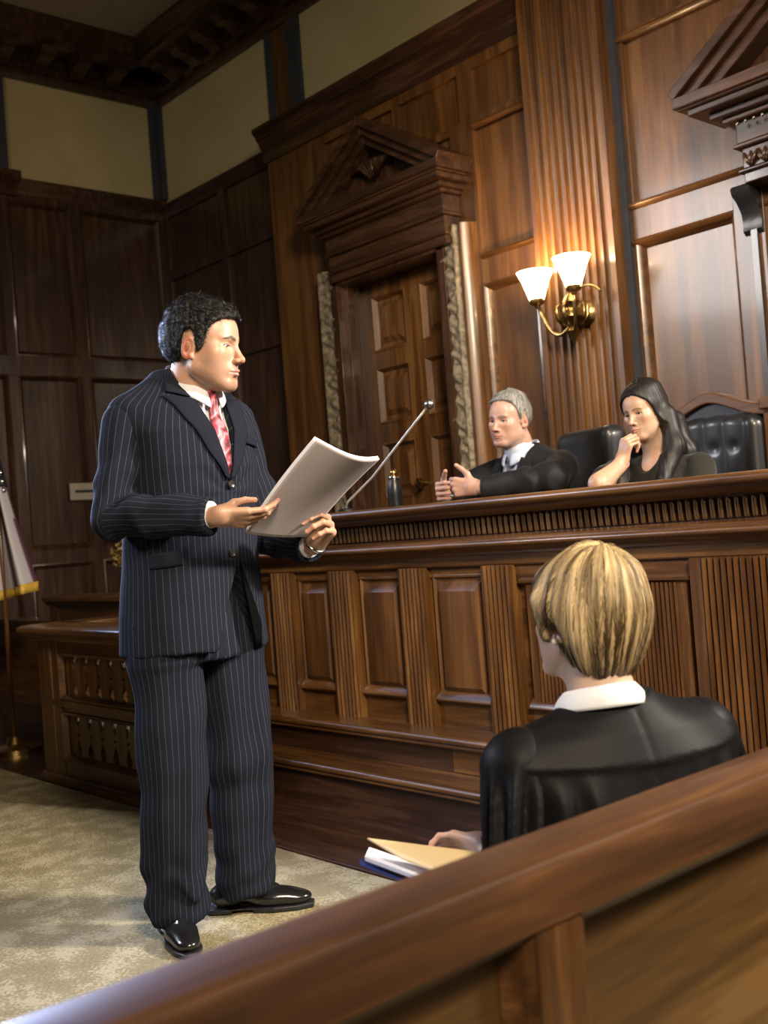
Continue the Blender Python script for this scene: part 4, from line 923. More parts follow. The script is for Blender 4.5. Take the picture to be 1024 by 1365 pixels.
# shirt, jacket
TAB=[(.785,0,-.022,.226,.172),(.90,0,-.018,.217,.168),(1.05,0,-.006,.202,.158),(1.18,0,.008,.198,.153),(1.30,0,.022,.206,.152),(1.40,0,.022,.210,.140),(1.47,0,.012,.188,.112),(1.52,0,.006,.12,.088),(1.575,0,.0,.080,.072)]
def fold(P,sx,sy,sz,a,ph=0): return (vn(P*V3(sx,sy,sz)+ph)-.5)*a
def jk0(P):
    d=loft(P,TAB,2.25,.012)
    for sx in (1,-1): d=smin(d,rc(P,(sx*.045,-.005,1.515),(sx*.170,-.028 if sx>0 else .02,1.455 if sx>0 else 1.445),.062,.062),.05)
    return d
def shirt(P): 
    t2=[(z,cx,cy,rx-.020,ry-.022) for z,cx,cy,rx,ry in TAB]; return smin(loft(P,t2,2.25,.01),smin(rc(P,(0,.0,1.44),(0,.060,1.535),.067,.064),rc(P,(0,.040,1.478),(0,.025,1.38),.080,.088),.015),.02)
def Vreg(P):   # inside (<0) where the jacket opens over the shirt
    w_=np.interp(P[:,2],[1.255,1.30,1.40,1.48,1.56],[-.004,.010,.038,.056,.075]).astype(f4)
    return np.maximum(np.abs(P[:,0]+.004)-w_,.03-P[:,1])
def Wreg(P):   # cut-away below the lowest button
    t_=1.03-P[:,2]; return np.maximum(np.abs(P[:,0]+.025)-.36*t_,.03-P[:,1])
def jacket(P):
    d=jk0(P)
    d=d-fold(P,5,5,9,.010)*ss(1.5,1.3,P[:,2])-fold(P,16,16,5,.006,3)*ss(1.15,.95,P[:,2])
    # waist pulls towards the button
    r_=np.abs(P[:,0])+1e-4; an=(P[:,2]-1.22)/r_
    d=d-.003*np.sin(an*7)*np.exp(-((r_-.07)/.05)**2)*np.exp(-((P[:,2]-1.22)/.09)**2)*(P[:,1]>0)
    d=smax(d,-np.maximum(Vreg(P),-shirt(P)-.006),.004)
    d=smax(d,-Wreg(P),.004)
    d=smax(d,-np.maximum(np.abs(P[:,0]-.02)-.003*1-(1.0-P[:,2])*.02,np.maximum(P[:,2]-1.0,P[:,1]+.12)),.003)   # back vent
    return d
def jstripe(P): return np.arctan2(P[:,0],P[:,1]+.0)*.175+ .0*P[:,2]
jo=sdf_obj('jacket',jacket,(-.27,-.23,.77),(.27,.23,1.62),.0042,'suit',man,stripefn=jstripe,label='charcoal pinstripe jacket')
sdf_obj('shirt',lambda P: shirt(P),(-.22,-.2,1.0),(.22,.2,1.6),.006,'shirt_white',man,label='white shirt')
def sleeve(sd):
    a,b,c=[np.array(x) for x in ARM[sd]]; H=HR if sd=='R' else HL
    c2=b+(c-b)*.93
    def f(P):
        d=smin(rc(P,a,b,.072,.064),rc(P,b,c2,.062,.050),.022)
        ax=(c2-b)/np.linalg.norm(c2-b); d=smax(d,(P-c2.astype(f4))@ax.astype(f4)-.012,.006)
        e=ln(P-b.astype(f4)); 
        t_=(P-b.astype(f4))@ax.astype(f4)
        d=d-.0075*np.sin(t_*62+vn(P*14)*4)*np.exp(-((t_-.05)/.10)**2)*ss(.30,.02,e)
        t2=(P-a.astype(f4))@((b-a)/np.linalg.norm(b-a)).astype(f4)
        d=d-fold(P,12,12,7,.016,7)-.005*np.sin(t2*42+P[:,1]*30+vn(P*9)*5)*ss(.04,.14,t2)*ss(.1,.22,t2+.06)
        # hollow cuff
        d=smax(d,-np.maximum(rc(P,b+(c2-b)*.85,c2+(c2-b)*.2,.040,.040),-((P-(c2-ax*.03).astype(f4))@ax.astype(f4))),.003)
        return d
    def st(P):
        out=np.zeros(len(P)); 
        u1=(b-a)/np.linalg.norm(b-a); u2=ax=(c2-b)/np.linalg.norm(c2-b)
        near=rc(P,a,b,.07,.06)<rc(P,b,c2,.06,.05)
        for u_,o_,msk in ((u1,a,near),(u2,b,~near)):
            e1=np.cross(u_,[.3,.9,.2]); e1/=np.linalg.norm(e1); e2=np.cross(u_,e1); r_=P-o_; out=np.where(msk,np.arctan2(r_@e1,r_@e2)*.062,out)
        return out
    pts=np.array([a,b,c]); o=sdf_obj('sleeve',f,pts.min(0)-.1,pts.max(0)+.1,.004,'suit',jo,stripefn=st)
    return o
for sd in 'RL': sleeve(sd)
# lapels, collar, tie, buttons
def strip(fn,rowsL,rowsR,off,name,mat,par,dir_=(0,-1,0),nu=10,nv=34,th=.003,label=None,bulge=.004):
    A=np.array(rowsL,float);Bb=np.array(rowsR,float)
    def along(Q,t_):
        s_=np.linspace(0,1,len(Q)); return np.array([np.interp(t_,s_,Q[:,i]) for i in range(Q.shape[1])]).T
    t_=np.linspace(0,1,nv); a=along(A,t_); b=along(Bb,t_); pts=[]
    for j in range(nv):
        for i in range(nu):
            s_=i/(nu-1); q=a[j]*(1-s_)+b[j]*s_; pts.append((q[0],0,q[1]))
    P=project(fn,pts,dir_,.5)
    uu_=np.tile(np.linspace(0,1,nu),nv); P[:,1]+=off+bulge*np.sin(uu_*PI)
    mb=MB(); mb.add([tuple(map(float,p)) for p in P],[(j*nu+i,j*nu+i+1,(j+1)*nu+i+1,(j+1)*nu+i) for j in range(nv-1) for i in range(nu-1)])
    o=lkid(mb,name,mat,par,label,smooth='all',solid=th); return o
# shirt front sits below the V; tie over it
def wider(P): return np.minimum(jk0(P),mbody_head(P) if False else jk0(P))
for sx in (1,-1):
    inner=[(sx*.078,1.575),(sx*.058,1.49),(sx*.040,1.41),(sx*.016,1.32),(sx*.002,1.262)]
    outer=[(sx*.100,1.545),(sx*.135,1.500),(sx*.112,1.43),(sx*.068,1.34),(sx*.014,1.262)]
    strip(jk0,inner[1:],outer[1:],.0055,'lapel','suit_plain',jo,bulge=.003)
    strip(jk0,[(sx*.088,1.556),(sx*.078,1.525),(sx*.060,1.492)],[(sx*.098,1.560),(sx*.112,1.53),(sx*.120,1.512)],.007,'collar_flap','suit_plain',jo,nv=12,bulge=.002)
# jacket collar round the back of the neck
def ring(c,r0,r1,z0f,z1f,a0,a1,tilt=(0,0),n=48,m_=7,bul=.004):
    def fn(u_,v_):
        a=math.radians(a0+(a1-a0)*u_); ca,sa=math.sin(a),-math.cos(a)   # a=0 is the back
        r_=r0(a)+(r1(a)-r0(a))*v_+bul*math.sin(v_*PI); z=z0f(a)*(1-v_)+z1f(a)*v_
        return (c[0]+r_*ca,c[1]+r_*sa*1.05,z)
    return MB().grid(fn,n,m_)
bk=lambda a:.5+.5*math.cos(a)
lkid(ring((0,.034),lambda a:.083,lambda a:.100+.004*bk(a),lambda a:1.528+.034*bk(a),lambda a:1.500+.018*bk(a),-100,100),'collar','suit_plain',jo,smooth='all',solid=.004)
lkid(ring((0,.046),lambda a:.0665,lambda a:.076+.016*(1-bk(a)),lambda a:1.530+.075*bk(a)**1.1,lambda a:1.484+.07*bk(a)-.026*max(0,-math.cos(a))**6,-168,168),'shirt_collar','shirt_white',man,'white shirt collar',smooth='all',solid=.003)
strip(shirt,[(-.018,1.515),(-.013,1.488),(-.026,1.40),(-.032,1.30),(-.03,1.25)],[(.018,1.515),(.013,1.488),(.024,1.40),(.030,1.30),(.03,1.25)],.010,'tie','red_tie',man,label='red patterned tie',bulge=.006)
v_,q_=surfnet(lambda P: smax(smin(ell(P,(0,.106,1.497),(.021,.016,.019)),ell(P,(0,.112,1.482),(.012,.012,.014)),.01),-ell(P,(0,.2,1.6),(.001,.001,.001)),.001),(-.03,.08,1.46),(.03,.13,1.53),.0025)
raw_obj('tie_knot',v_,q_,'red_tie',man)
for z in (1.245,1.055):
    p=project(jk0,[(-.004,0,z)],(0,-1,0),.5)[0]
    b_=lkid(MB().lathe([(.001,.004),(.008,.006),(.0105,.003),(.0105,-.001),(.001,-.002)],(float(p[0]),float(p[1])+.003,float(p[2])),18,'y'),'button','button_horn',jo,smooth=True)
strip(jk0,[(.105,1.075),(.105,1.035)],[(.185,1.068),(.185,1.028)],.006,'pocket_flap','suit_plain',jo,nv=6,nu=14,bulge=.003,dir_=(-.35,-1,0))
strip(jk0,[(-.155,1.375),(-.155,1.352)],[(-.085,1.385),(-.085,1.362)],.004,'breast_pocket','suit_plain',jo,nv=5,nu=10,bulge=.002)
strip(jk0,[(-.028,1.03),(-.060,.90),(-.082,.79)],[(-.034,1.03),(-.095,.90),(-.148,.79)],.002,'lining_flap','lining',jo,bulge=.001,nv=14,label='black lining of the open front')
# trousers
LG=dict(R=[(.105,-.025,.86),(.112,-.02,.48),(.112,-.060,.085)],L=[(-.100,-.005,.86),(-.115,.0,.46),(-.125,-.025,.095)])
def trousers(P):
    d=loft(P,[(.76,0,-.020,.200,.128),(.86,0,-.022,.200,.126),(1.0,0,-.012,.17,.118),(1.08,0,0,.155,.112)],2.3,.02)
    for k in 'RL':
        a,b,c=LG[k]; s_=1 if k=='R' else -1
        e=smin(rc(P,a,b,.108,.094),rc(P,b,c,.094,.087),.03)
        lim=c[2]-.055
        e=smax(e,lim-P[:,2]+.25*(P[:,1]-c[1]),.012)
        az=np.arctan2(P[:,0]-c[0],P[:,1]-c[1])
        e=e-.004*np.sin((P[:,2]-c[2])*60+az*1.6+vn(P*V3(12,12,7)+s_)*9)*ss(.28,.12,P[:,2])-.030*(vn(P*V3(9,9,13)+s_*5)-.5)*ss(.34,.10,P[:,2])
        e=e-.009*np.exp(-(np.abs((P[:,0]-np.interp(P[:,2],[.1,.48,.86],[c[0],b[0],a[0]]))-.012*s_)/.02)**2)*(P[:,1]>np.interp(P[:,2],[.1,.48,.86],[c[1],b[1],a[1]]))
        d=smin(d,e,.018)
    d=d-fold(P,13,13,2.2,.018,2)-fold(P,26,26,5,.006,9)-.008*np.sin(P[:,2]*26+P[:,0]*22+vn(P*4)*5)*ss(.95,.7,P[:,2])*ss(.1,.5,P[:,2])*.6
    return d
def tstripe(P):
    r_=P[:,0]>0; out=np.zeros(len(P))
    for k,msk in (('R',r_),('L',~r_)):
        a,b,c=LG[k]; cx=np.interp(P[:,2],[.1,.48,.86],[c[0],b[0],a[0]]); cy=np.interp(P[:,2],[.1,.48,.86],[c[1],b[1],a[1]])
        out=np.where(msk,np.arctan2(P[:,0]-cx,P[:,1]-cy)*.10,out)
    return out
sdf_obj('trousers',trousers,(-.25,-.22,.015),(.25,.2,1.09),.0048,'suit',man,stripefn=tstripe,label='matching pinstripe trousers')
lkid(MB().tube([(.150*math.cos(a),.118*math.sin(a)-.006,1.03) for a in [i*PI/18 for i in range(37)]],.012,8),'belt','shoe_leather',man,smooth='all')
# shoes
def shoe(pos,ang,par):
    R=Matrix.Rotation(ang,3,'Z'); Rn=np.array(R,dtype=f4); c=V3(*pos)
    def up(P):
        X=(P-c)@Rn; d=smin(ell(X,(0,-.055,.048),(.036,.050,.036)),ell(X,(0,.085,.036),(.045,.075,.030)),.03)
        d=smin(d,ell(X,(0,.150,.030),(.036,.050,.022)),.02); d=smin(d,rc(X,(0,-.03,.06),(0,.05,.055),.036,.030),.02); d=smin(d,rc(X,(0,-.04,.06),(0,-.045,.12),.034,.036),.015)
        d=smin(d,ell(X,(0,.06,.066),(.018,.045,.014)),.01)
        return smax(d,.012-X[:,2],.003)
    s_=sdf_obj('shoe',up,np.array(pos)-(.24,.24,.01),np.array(pos)+(.24,.24,.16),.0035,'shoe_leather',par,label=None)
    def sole(P):
        X=(P-c)@Rn; w_=np.interp(X[:,1],[-.11,-.06,.0,.09,.16,.205],[.03,.037,.032,.047,.040,.02]).astype(f4)
        d=np.maximum(np.abs(X[:,0])-w_,np.maximum(X[:,1]-.205,-.108-X[:,1])); d=smax(d,np.maximum(X[:,2]-.016,.0006-X[:,2]),.003)
        return np.maximum(d,-np.maximum(np.maximum(-.035-X[:,1],X[:,1]-.03),X[:,2]-.009))
    sdf_obj('sole',sole,np.array(pos)-(.24,.24,.01),np.array(pos)+(.24,.24,.04),.003,'black_iron',s_)
    for k in range(4):
        y=.035+k*.017; z=.083-.0035*k-.05*max(0,y-.06)
        pts=[tuple(c+np.array(R@Vector((-.017,y-.004,z-.005)))),tuple(c+np.array(R@Vector((0,y,z+.002)))),tuple(c+np.array(R@Vector((.017,y+.004,z-.005))))]
        lkid(MB().tube([tuple(map(float,p)) for p in pts],.0022,6),'lace','shoe_leather',s_,smooth='all')
    return s_
shoe((.115,-.062,0),math.radians(-28),man); shoe((-.125,-.030,0),math.radians(38),man)
# shirt cuffs, watch
for sd,H in (('R',HR),('L',HL)):
    b,c=np.array(ARM[sd][1]),np.array(ARM[sd][2]); ax=(c-b)/np.linalg.norm(c-b); p0=b+(c-b)*.86; p1=b+(c-b)*(.985 if sd=='R' else .96)
    sdf_obj('shirt_cuff',lambda P: smax(rc(P,p0,p1,.038,.036),(P-p1.astype(f4))@ax.astype(f4),.003),p0-.08,p1+.08,.003,'shirt_white',man,label='white shirt cuff')
wp=HL.W+HL.F*.004; axw=HL.F
e1=np.array(HL.N); e2=np.array(HL.T)
wt=lkid(MB().tube([tuple(map(float,wp+(e1*math.cos(a)*.027+e2*math.sin(a)*.034))) for a in [i*PI/16 for i in range(33)]],.0055,8),'wristwatch','chrome',man,'steel wristwatch',smooth='all')
cc=wp-HL.T*.034*.3+HL.N*.03
# ------------------------------------------------------------------ the papers he holds
pp=thing('document','stack of loose white pages held up by the suited man','paper',(0,0,0))
pp.location=man.location; pp.rotation_euler=man.rotation_euler
BL,BR_,TL,TR=[Vector(x) for x in ((.056,.280,1.105),(-.160,.302,1.085),(.054,.553,1.326),(-.150,.588,1.274))]
def sheet(off,name,mat,dz=0,lab=None):
    nrm=(BR_-BL).cross(TL-BL).normalized(); nrm=nrm if nrm.z>0 else -nrm
    def fn(u_,v_):
        p=BL.lerp(BR_,u_).lerp(TL.lerp(TR,u_),v_); p=p+nrm*(off-.030*math.sin(u_*PI)*(.25+.75*v_)+.008*math.sin(v_*PI)); return tuple(p)
    return lkid(MB().grid(fn,26,34),name,mat,pp,lab,smooth='all',solid=.0006)
for i in range(5): sheet(i*.0028,'page','paper' if i<1 else 'white_paper')
# ------------------------------------------------------------------ grey-haired judge
jd=thing('person','grey-haired man in black suit with clasped hands seated at the bench','person',(-2.93,3.38,.30),math.radians(-98-90))
qj=dict(skin=(.43,.255,.20),red=(.46,.19,.15),browcol=(.14,.12,.11),browa=1.0,browh=1.2,lash=1.0,iris=(.03,.04,.05),w=.98,jaw=1.0,open=.0038,lip=.8,earred=.7,
  haz=[0,25,45,58,68,78,90,100,112,140,180],hz=[.088,.086,.074,.052,.012,-.006,.034,.034,-.020,-.060,-.068],ht=[.005,.009,.008,.012],toph=1.2,sa=.005,sf=13,sl=16,rg=.004,crown=(0,-.05,.12))
hj=Head((.0,.095,1.198),math.radians(13),math.radians(-5),math.radians(-4),(.91,.91,.89),qj)
JARM=dict(R=[(.185,.01,1.00),(.290,.150,.935),(.100,.365,.928)],L=[(-.190,.0,1.00),(-.315,.170,.945),(-.125,.365,.932)])
HJR=Hand((.095,.372,.932),(-.62,.78,.04),(.78,.62,.0),True,.98,curl=[(58,50,25),(60,52,25),(62,54,26),(64,56,26)],spread=(3,0,-3,-6),thumb=[(.75,.55,-.2),(.55,.75,-.35),(.45,.8,-.4)])
HJL=Hand((-.112,.372,.937),(.80,.58,.10),(-.58,.80,.0),False,.98,curl=[(58,55,25),(60,56,26),(62,58,26),(64,58,26)],spread=(3,0,-3,-6),thumb=[(.80,.50,-.1),(.62,.78,-.05),(.55,.83,.0)])
def neckfn(H,a=(0,.0,.98),top=(0,.055,1.12),r0=.056,r1=.052):
    def f(P):
        X=H.inv(P); nk=smin(rc(X,(0,-.030,-.035),(0,-.055,-.15),.052,.056),rc(X,(0,.012,-.085),(0,-.03,-.15),.028,.034),.02)*H.m
        return smin(smin(H.skin(P),nk,.018),rc(P,a,top,r0,r1),.03)
    return f
def torso_fn(arm,HH,tab,neck,legs=True):
    def f(P):
        d=loft(P,tab)
        for k in 'RL':
            a,b,c=arm[k]; d=smin(d,rc(P,a,b,.045,.038),.03); d=smin(d,rc(P,b,c,.037,.026),.01)
        if legs:
            for sx in (1,-1): d=smin(d,rc(P,(sx*.09,0,.50),(sx*.11,.30,.50),.07,.05),.03); d=smin(d,rc(P,(sx*.11,.30,.50),(sx*.11,.14,.08),.05,.035),.02); d=smin(d,rc(P,(sx*.11,.14,.04),(sx*.11,.27,.03),.035,.026),.02)
        return smin(d,neck(P),.03)
    return f
JT=[(.44,0,.0,.16,.12),(.60,0,.0,.15,.10),(.80,0,.0,.14,.085),(.96,0,.0,.12,.070),(1.05,0,.0,.06,.045)]
nj=neckfn(hj)
def person_body(par,H,q,neck,arm,HR_,HL_,tab,legs=True,headbox=None,hres=.0024):
    c=H.c; lo=c-V3(.13,.15,.24); hi=c+V3(.13,.20,.17)
    fns=[(neck,lo,hi,hres,hcol(H,q)),(torso_fn(arm,None,tab,neck,legs),(-.45,-.2,0.0),(.45,.56,float(c[2])-.06),.013,None)]
    for Hh,k in ((HR_,'R'),(HL_,'L')):
        if Hh is None: continue
        lo,hi=Hh.box(); fns.append((hand_fn(Hh,arm[k][1]),lo-.03,hi+.02,.0022,(lambda Hh:(lambda P: Hh.col(P,q['skin'])))(Hh)))
    o=body_obj(par,fns,q['skin'],H); eye_mesh(par,H.fwd,q,q.get('gaze',(0,0))); return o
person_body(jd,hj,qj,nj,JARM,HJR,HJL,JT)
o=sdf_obj('hair',hj.hair,hj.c-V3(.13,.15,.13),hj.c+V3(.13,.15,.19),.0024,'hair_mat',jd,haircol(qj,hj,(.10,.098,.095),(.34,.335,.33)),label='short grey hair')
hair_strands(hj,2600,.026,o,lerpcol((.12,.118,.115),(.42,.41,.40),1.2),width=.0018,lift=.005,down=.2,jit=.3,seed=2)
JTAB=[(.42,0,-.01,.20,.16),(.60,0,.0,.20,.155),(.80,0,.02,.205,.150),(.93,0,.028,.205,.130),(1.00,0,.024,.18,.100),(1.05,0,.02,.11,.080),(1.095,0,.018,.072,.066)]
def coat_fn(tab,arm,sh=.058,zc=1.03,amp=.014,seed=4,vee=None,shirtfn=None):
    def f(P):
        d=loft(P,tab,2.2,.012)
        for sx,k in ((1,'R'),(-1,'L')):
            a=arm[k][0]; d=smin(d,rc(P,(sx*.04,.01,zc+.015),(a[0]*.92,a[1],a[2]+.005),sh,sh),.05)
        d=d-fold(P,9,9,9,amp,seed)
        if vee is not None: d=smax(d,-np.maximum(vee(P),-shirtfn(P)-.007),.004)
        return d
    return f
def sleeve_fn(arm,k,r0=.066,r1=.058,r2=.045,amp=.012,end=.95,seed=0):
    a,b,c=[np.array(x) for x in arm[k]]; c2=b+(c-b)*end; ax=(c2-b)/np.linalg.norm(c2-b)
    def f(P):
        d=smin(rc(P,a,b,r0,r1),rc(P,b,c2,r1,r2),.02); d=smax(d,(P-c2.astype(f4))@ax.astype(f4)-.008,.006)
        t_=(P-b.astype(f4))@ax.astype(f4); e=ln(P-b.astype(f4))
        d=d-amp*.55*np.sin(t_*60+vn(P*14+seed)*5)*ss(.26,.03,e)-fold(P,13,13,13,amp,seed+3)
        return smax(d,-np.maximum(rc(P,b+(c2-b)*.85,c2+(c2-b)*.2,r2-.010,r2-.010),-((P-(c2-ax*.03).astype(f4))@ax.astype(f4))),.003)
    pts=np.array([a,b,c]); return f,pts.min(0)-.1,pts.max(0)+.1
jshirt=lambda P: smin(loft(P,[(z,cx,cy,rx-.02,ry-.022) for z,cx,cy,rx,ry in JTAB],2.2,.01),rc(P,(0,.0,.98),(0,.05,1.08),.066,.062),.02)
def jV(P):
    w_=np.interp(P[:,2],[.72,.80,.90,1.0,1.09],[-.004,.022,.050,.062,.080]).astype(f4); return np.maximum(np.abs(P[:,0])-w_,.03-P[:,1])
jcoat=coat_fn(JTAB,JARM,vee=jV,shirtfn=jshirt); jcoat0=coat_fn(JTAB,JARM)
jk=sdf_obj('jacket',jcoat,(-.28,-.2,.42),(.28,.24,1.12),.006,'black_suit',jd,label='black jacket')
sdf_obj('shirt',jshirt,(-.22,-.18,.6),(.22,.2,1.1),.008,'blue_shirt',jd)
for k in 'RL':
    f,lo,hi=sleeve_fn(JARM,k); sdf_obj('sleeve',f,lo,hi,.0055,'black_suit',jk)
for k in 'RL':
    b,c=np.array(JARM[k][1]),np.array(JARM[k][2]); p0=b+(c-b)*.85; p1=b+(c-b)*.99; ax=(c-b)/np.linalg.norm(c-b)
    sdf_obj('shirt_cuff',lambda P: smax(rc(P,p0,p1,.034,.032),(P-p1.astype(f4))@ax.astype(f4),.003),p0-.07,p1+.07,.004,'blue_shirt',jd)
for sx in (1,-1):
    strip(jcoat0,[(sx*.066,1.05),(sx*.060,.98),(sx*.048,.90),(sx*.020,.80),(sx*.002,.73)],[(sx*.118,1.035),(sx*.135,.98),(sx*.112,.90),(sx*.068,.81),(sx*.014,.73)],.006,'lapel','black_suit',jk,bulge=.003,nv=20)
lkid(ring((0,.036),lambda a:.064,lambda a:.072+.012*(1-bk(a)),lambda a:1.075+.048*bk(a),lambda a:1.030+.05*bk(a)-.016*max(0,-math.cos(a))**6,-168,168),'shirt_collar','blue_shirt',jd,'pale blue shirt collar',smooth='all',solid=.003)
lkid(ring((0,.026),lambda a:.072,lambda a:.092,lambda a:1.075+.035*bk(a),lambda a:1.04+.02*bk(a),-105,105),'collar','black_suit',jk,smooth='all',solid=.004)
strip(jshirt,[(-.014,1.045),(-.011,1.02),(-.022,.94),(-.028,.84),(-.026,.74)],[(.014,1.045),(.011,1.02),(.022,.94),(.028,.84),(.026,.74)],.010,'tie','grey_tie',jd,label='dark grey tie',bulge=.006,nv=20)
def pants(P):
    d=loft(P,[(.40,0,-.02,.18,.15),(.62,0,0,.17,.13)],2.2,.02)
    for sx in (1,-1): d=smin(d,rc(P,(sx*.09,0,.50),(sx*.11,.29,.50),.088,.068),.03); d=smin(d,rc(P,(sx*.11,.29,.50),(sx*.11,.14,.10),.068,.06),.02)
    return d-fold(P,10,10,10,.014)
def shoe_simple(P): return np.minimum.reduce([smax(smin(ell(P,(sx*.11,.20,.045),(.045,.12,.045)),rc(P,(sx*.11,.13,.05),(sx*.11,.14,.12),.04,.04),.03),.002-P[:,2],.003) for sx in (1,-1)])
sdf_obj('trousers',pants,(-.25,-.2,.05),(.25,.46,.64),.014,'black_suit',jd)
for sx in (1,-1): sdf_obj('shoe',lambda P: smax(smin(ell(P,(sx*.11,.20,.045),(.045,.12,.045)),rc(P,(sx*.11,.13,.05),(sx*.11,.14,.12),.04,.04),.03),.002-P[:,2],.003),(sx*.11-.07,.0,-.01),(sx*.11+.07,.56,.18),.01,'shoe_leather',jd)
# ------------------------------------------------------------------ dark-haired woman at the bench
wl_=thing('person','woman with long black hair resting her chin on her hand at the bench','person',(-2.31,3.42,.30),math.radians(-95-90))
qw=dict(skin=(.41,.255,.175),red=(.42,.19,.14),browcol=(.03,.02,.015),browa=.9,browh=.85,iris=(.02,.012,.008),w=.99,jaw=.86,open=.0048,tip=.0085,brow=.7,lip=1.2,lipcol=(.38,.13,.11),lash=1.0,earred=.2,
  haz=[0,8,25,45,60,75,90,110,140,180],hz=[.080,.086,.074,.050,.010,-.045,-.085,-.10,-.11,-.11],ht=[.008,.014,.020,.022],toph=.7,sa=.0035,sf=12,sl=5,crown=(-.015,.0,.13),fade=.012)
hw=Head((.0,.105,1.148),math.radians(4),math.radians(-9),math.radians(5),(.83,.84,.83),qw)
WARM=dict(R=[(.150,.09,.945),(.000,.370,.905),(.012,.225,.975)],L=[(-.155,.02,.935),(-.235,.13,.74),(-.12,.30,.66)])
HWR=Hand((.012,.232,.975),(-.30,-.12,.94),(.15,.95,.2),True,.86,curl=[(55,75,40),(60,78,40),(62,80,42),(64,80,42)],spread=(2,0,-2,-4),thumb=[(.6,.7,-.4),(.1,.85,-.5),(-.2,.8,-.5)])
HWL=Hand((-.12,.30,.66),(.55,.82,.0),(-.1,.1,.98),False,.86,curl=[(15,25,15)]*4)
nw=neckfn(hw,(0,.03,.93),(0,.065,1.06),.052,.046)
WT=[(.44,0,.0,.16,.13),(.60,0,.0,.15,.12),(.80,0,.03,.145,.11),(.92,0,.045,.135,.085),(.99,0,.04,.07,.05)]
person_body(wl_,hw,qw,nw,WARM,HWR,HWL,WT)
def whair(P):
    d=hw.hair(P)
    for a,b,c in (((-.070,.06,1.14),(-.100,.075,1.02),(-.100,.165,.88)),((-.045,.02,1.12),(-.085,.0,1.0),(-.10,.02,.82)),((.072,.065,1.14),(.088,.045,1.04),(.098,.04,.86)),((0,.0,1.12),(0,-.045,1.0),(0,-.07,.82)),((.05,.01,1.12),(.06,-.03,1.0),(.07,-.05,.82)),((-.06,.0,1.12),(-.06,-.035,1.0),(-.06,-.055,.82))):
        e=smin(rc(P,a,b,.028,.034),rc(P,b,c,.034,.024),.03); d=smin(d,e,.03)
    ph=np.arctan2(P[:,0],P[:,1]-.06); d=d-.005*(vn(np.stack([ph*14,P[:,2]*4,P[:,2]*0],1))-.5)*ss(1.14,1.02,P[:,2])
    X=hw.inv(P); return smax(d,-smax(ell(X,(0,.085,-.04),(.052,.062,.105)),-10+X[:,0]*0,.001),.008)
o=sdf_obj('hair',whair,(-.18,-.13,.78),(.18,.26,1.32),.003,'hair_mat',wl_,lambda P:(lambda s_: np.array([.004,.0035,.004])*(1-s_)+np.array([.012,.010,.010])*s_)(vn(np.stack([np.arctan2(P[:,0],P[:,1]-.06)*40,P[:,2]*6,P[:,2]*0],1))[:,None]),label='long straight black hair')
WTAB=[(.42,0,-.01,.185,.15),(.60,0,.0,.165,.135),(.80,0,.03,.172,.132),(.90,0,.045,.165,.112),(.955,0,.042,.135,.090),(.985,0,.036,.085,.066),(.995,0,.035,.07,.058)]
def blouse(P):
    d=loft(P,WTAB,2.2,.010)
    for sx,k in ((1,'R'),(-1,'L')):
        a=WARM[k][0]; d=smin(d,rc(P,(sx*.05,.035,.955),a,.045,.052),.04)
    d=d-fold(P,10,10,8,.012,8); return smax(d,-ell(P,(0,.15,1.02),(.062,.085,.085)),.006)
bl=sdf_obj('blouse',blouse,(-.26,-.16,.42),(.26,.24,1.02),.006,'dark_blouse',wl_,label='very dark olive top')
for k,en in (('L',.96),):
    f,lo,hi=sleeve_fn(WARM,k,.058,.050,.038,.010,en); sdf_obj('sleeve',f,lo,hi,.0055,'dark_blouse',bl)
a,b=np.array(WARM['R'][0]),np.array(WARM['R'][1]); b3=a+(b-a)*.72
sdf_obj('sleeve',lambda P: smax(rc(P,a,b,.058,.048),(P-b3.astype(f4))@((b-a)/np.linalg.norm(b-a)).astype(f4),.006)-fold(P,14,14,14,.01),a-.35,a+.35,.007,'dark_blouse',bl)
sdf_obj('trousers',pants,(-.25,-.2,.05),(.25,.46,.60),.014,'black_suit',wl_)
for sx in (1,-1): sdf_obj('shoe',lambda P: smax(smin(ell(P,(sx*.11,.20,.04),(.038,.11,.038)),rc(P,(sx*.11,.13,.05),(sx*.11,.14,.12),.036,.036),.03),.002-P[:,2],.003),(sx*.11-.07,.0,-.01),(sx*.11+.07,.56,.18),.01,'shoe_leather',wl_)
# ------------------------------------------------------------------ chairs behind the bench
def office_base(par,zs):
    lkid(MB().tube([(0,0,.10),(0,0,zs)],.03,12),'gas_column','black_iron',par,smooth='all')
    for i in range(5):
        a=2*PI*i/5+.3; q=lkid(MB().tube([(0,0,.11),(.27*math.cos(a),.27*math.sin(a),.07)],[.025,.016],8),'leg','black_iron',par,smooth='all')
        lkid(MB().lathe([(.001,-.02),(.028,-.018),(.028,.018),(.001,.02)],(.27*math.cos(a),.27*math.sin(a),.029),12,'y'),'caster','black_iron',q,smooth=True)
ch1=thing('office_chair','low-backed black leather chair behind the grey-haired man','chair',(-2.89,3.54,.30),math.radians(-108-90))
office_base(ch1,.42)
sdf_obj('seat',lambda P: ell(P,(0,.05,.43),(.27,.27,.06))-.0,(-.3,-.25,.35),(.3,.35,.52),.012,'black_leather',ch1)
def back1(P):
    X=P.copy(); X[:,1]=X[:,1]+.16-.55*X[:,0]**2; d=np.maximum(np.abs(X[:,0])-.25,np.abs(X[:,2]-.80)-.36)
    q=np.stack([np.maximum(np.abs(X[:,0])-.145,0),np.maximum(np.abs(X[:,1])-.012,0),np.maximum(np.abs(X[:,2]-.80)-.31,0)],1)
    return ln(q)-.045-.006*np.cos(X[:,0]*0+X[:,2]*0)
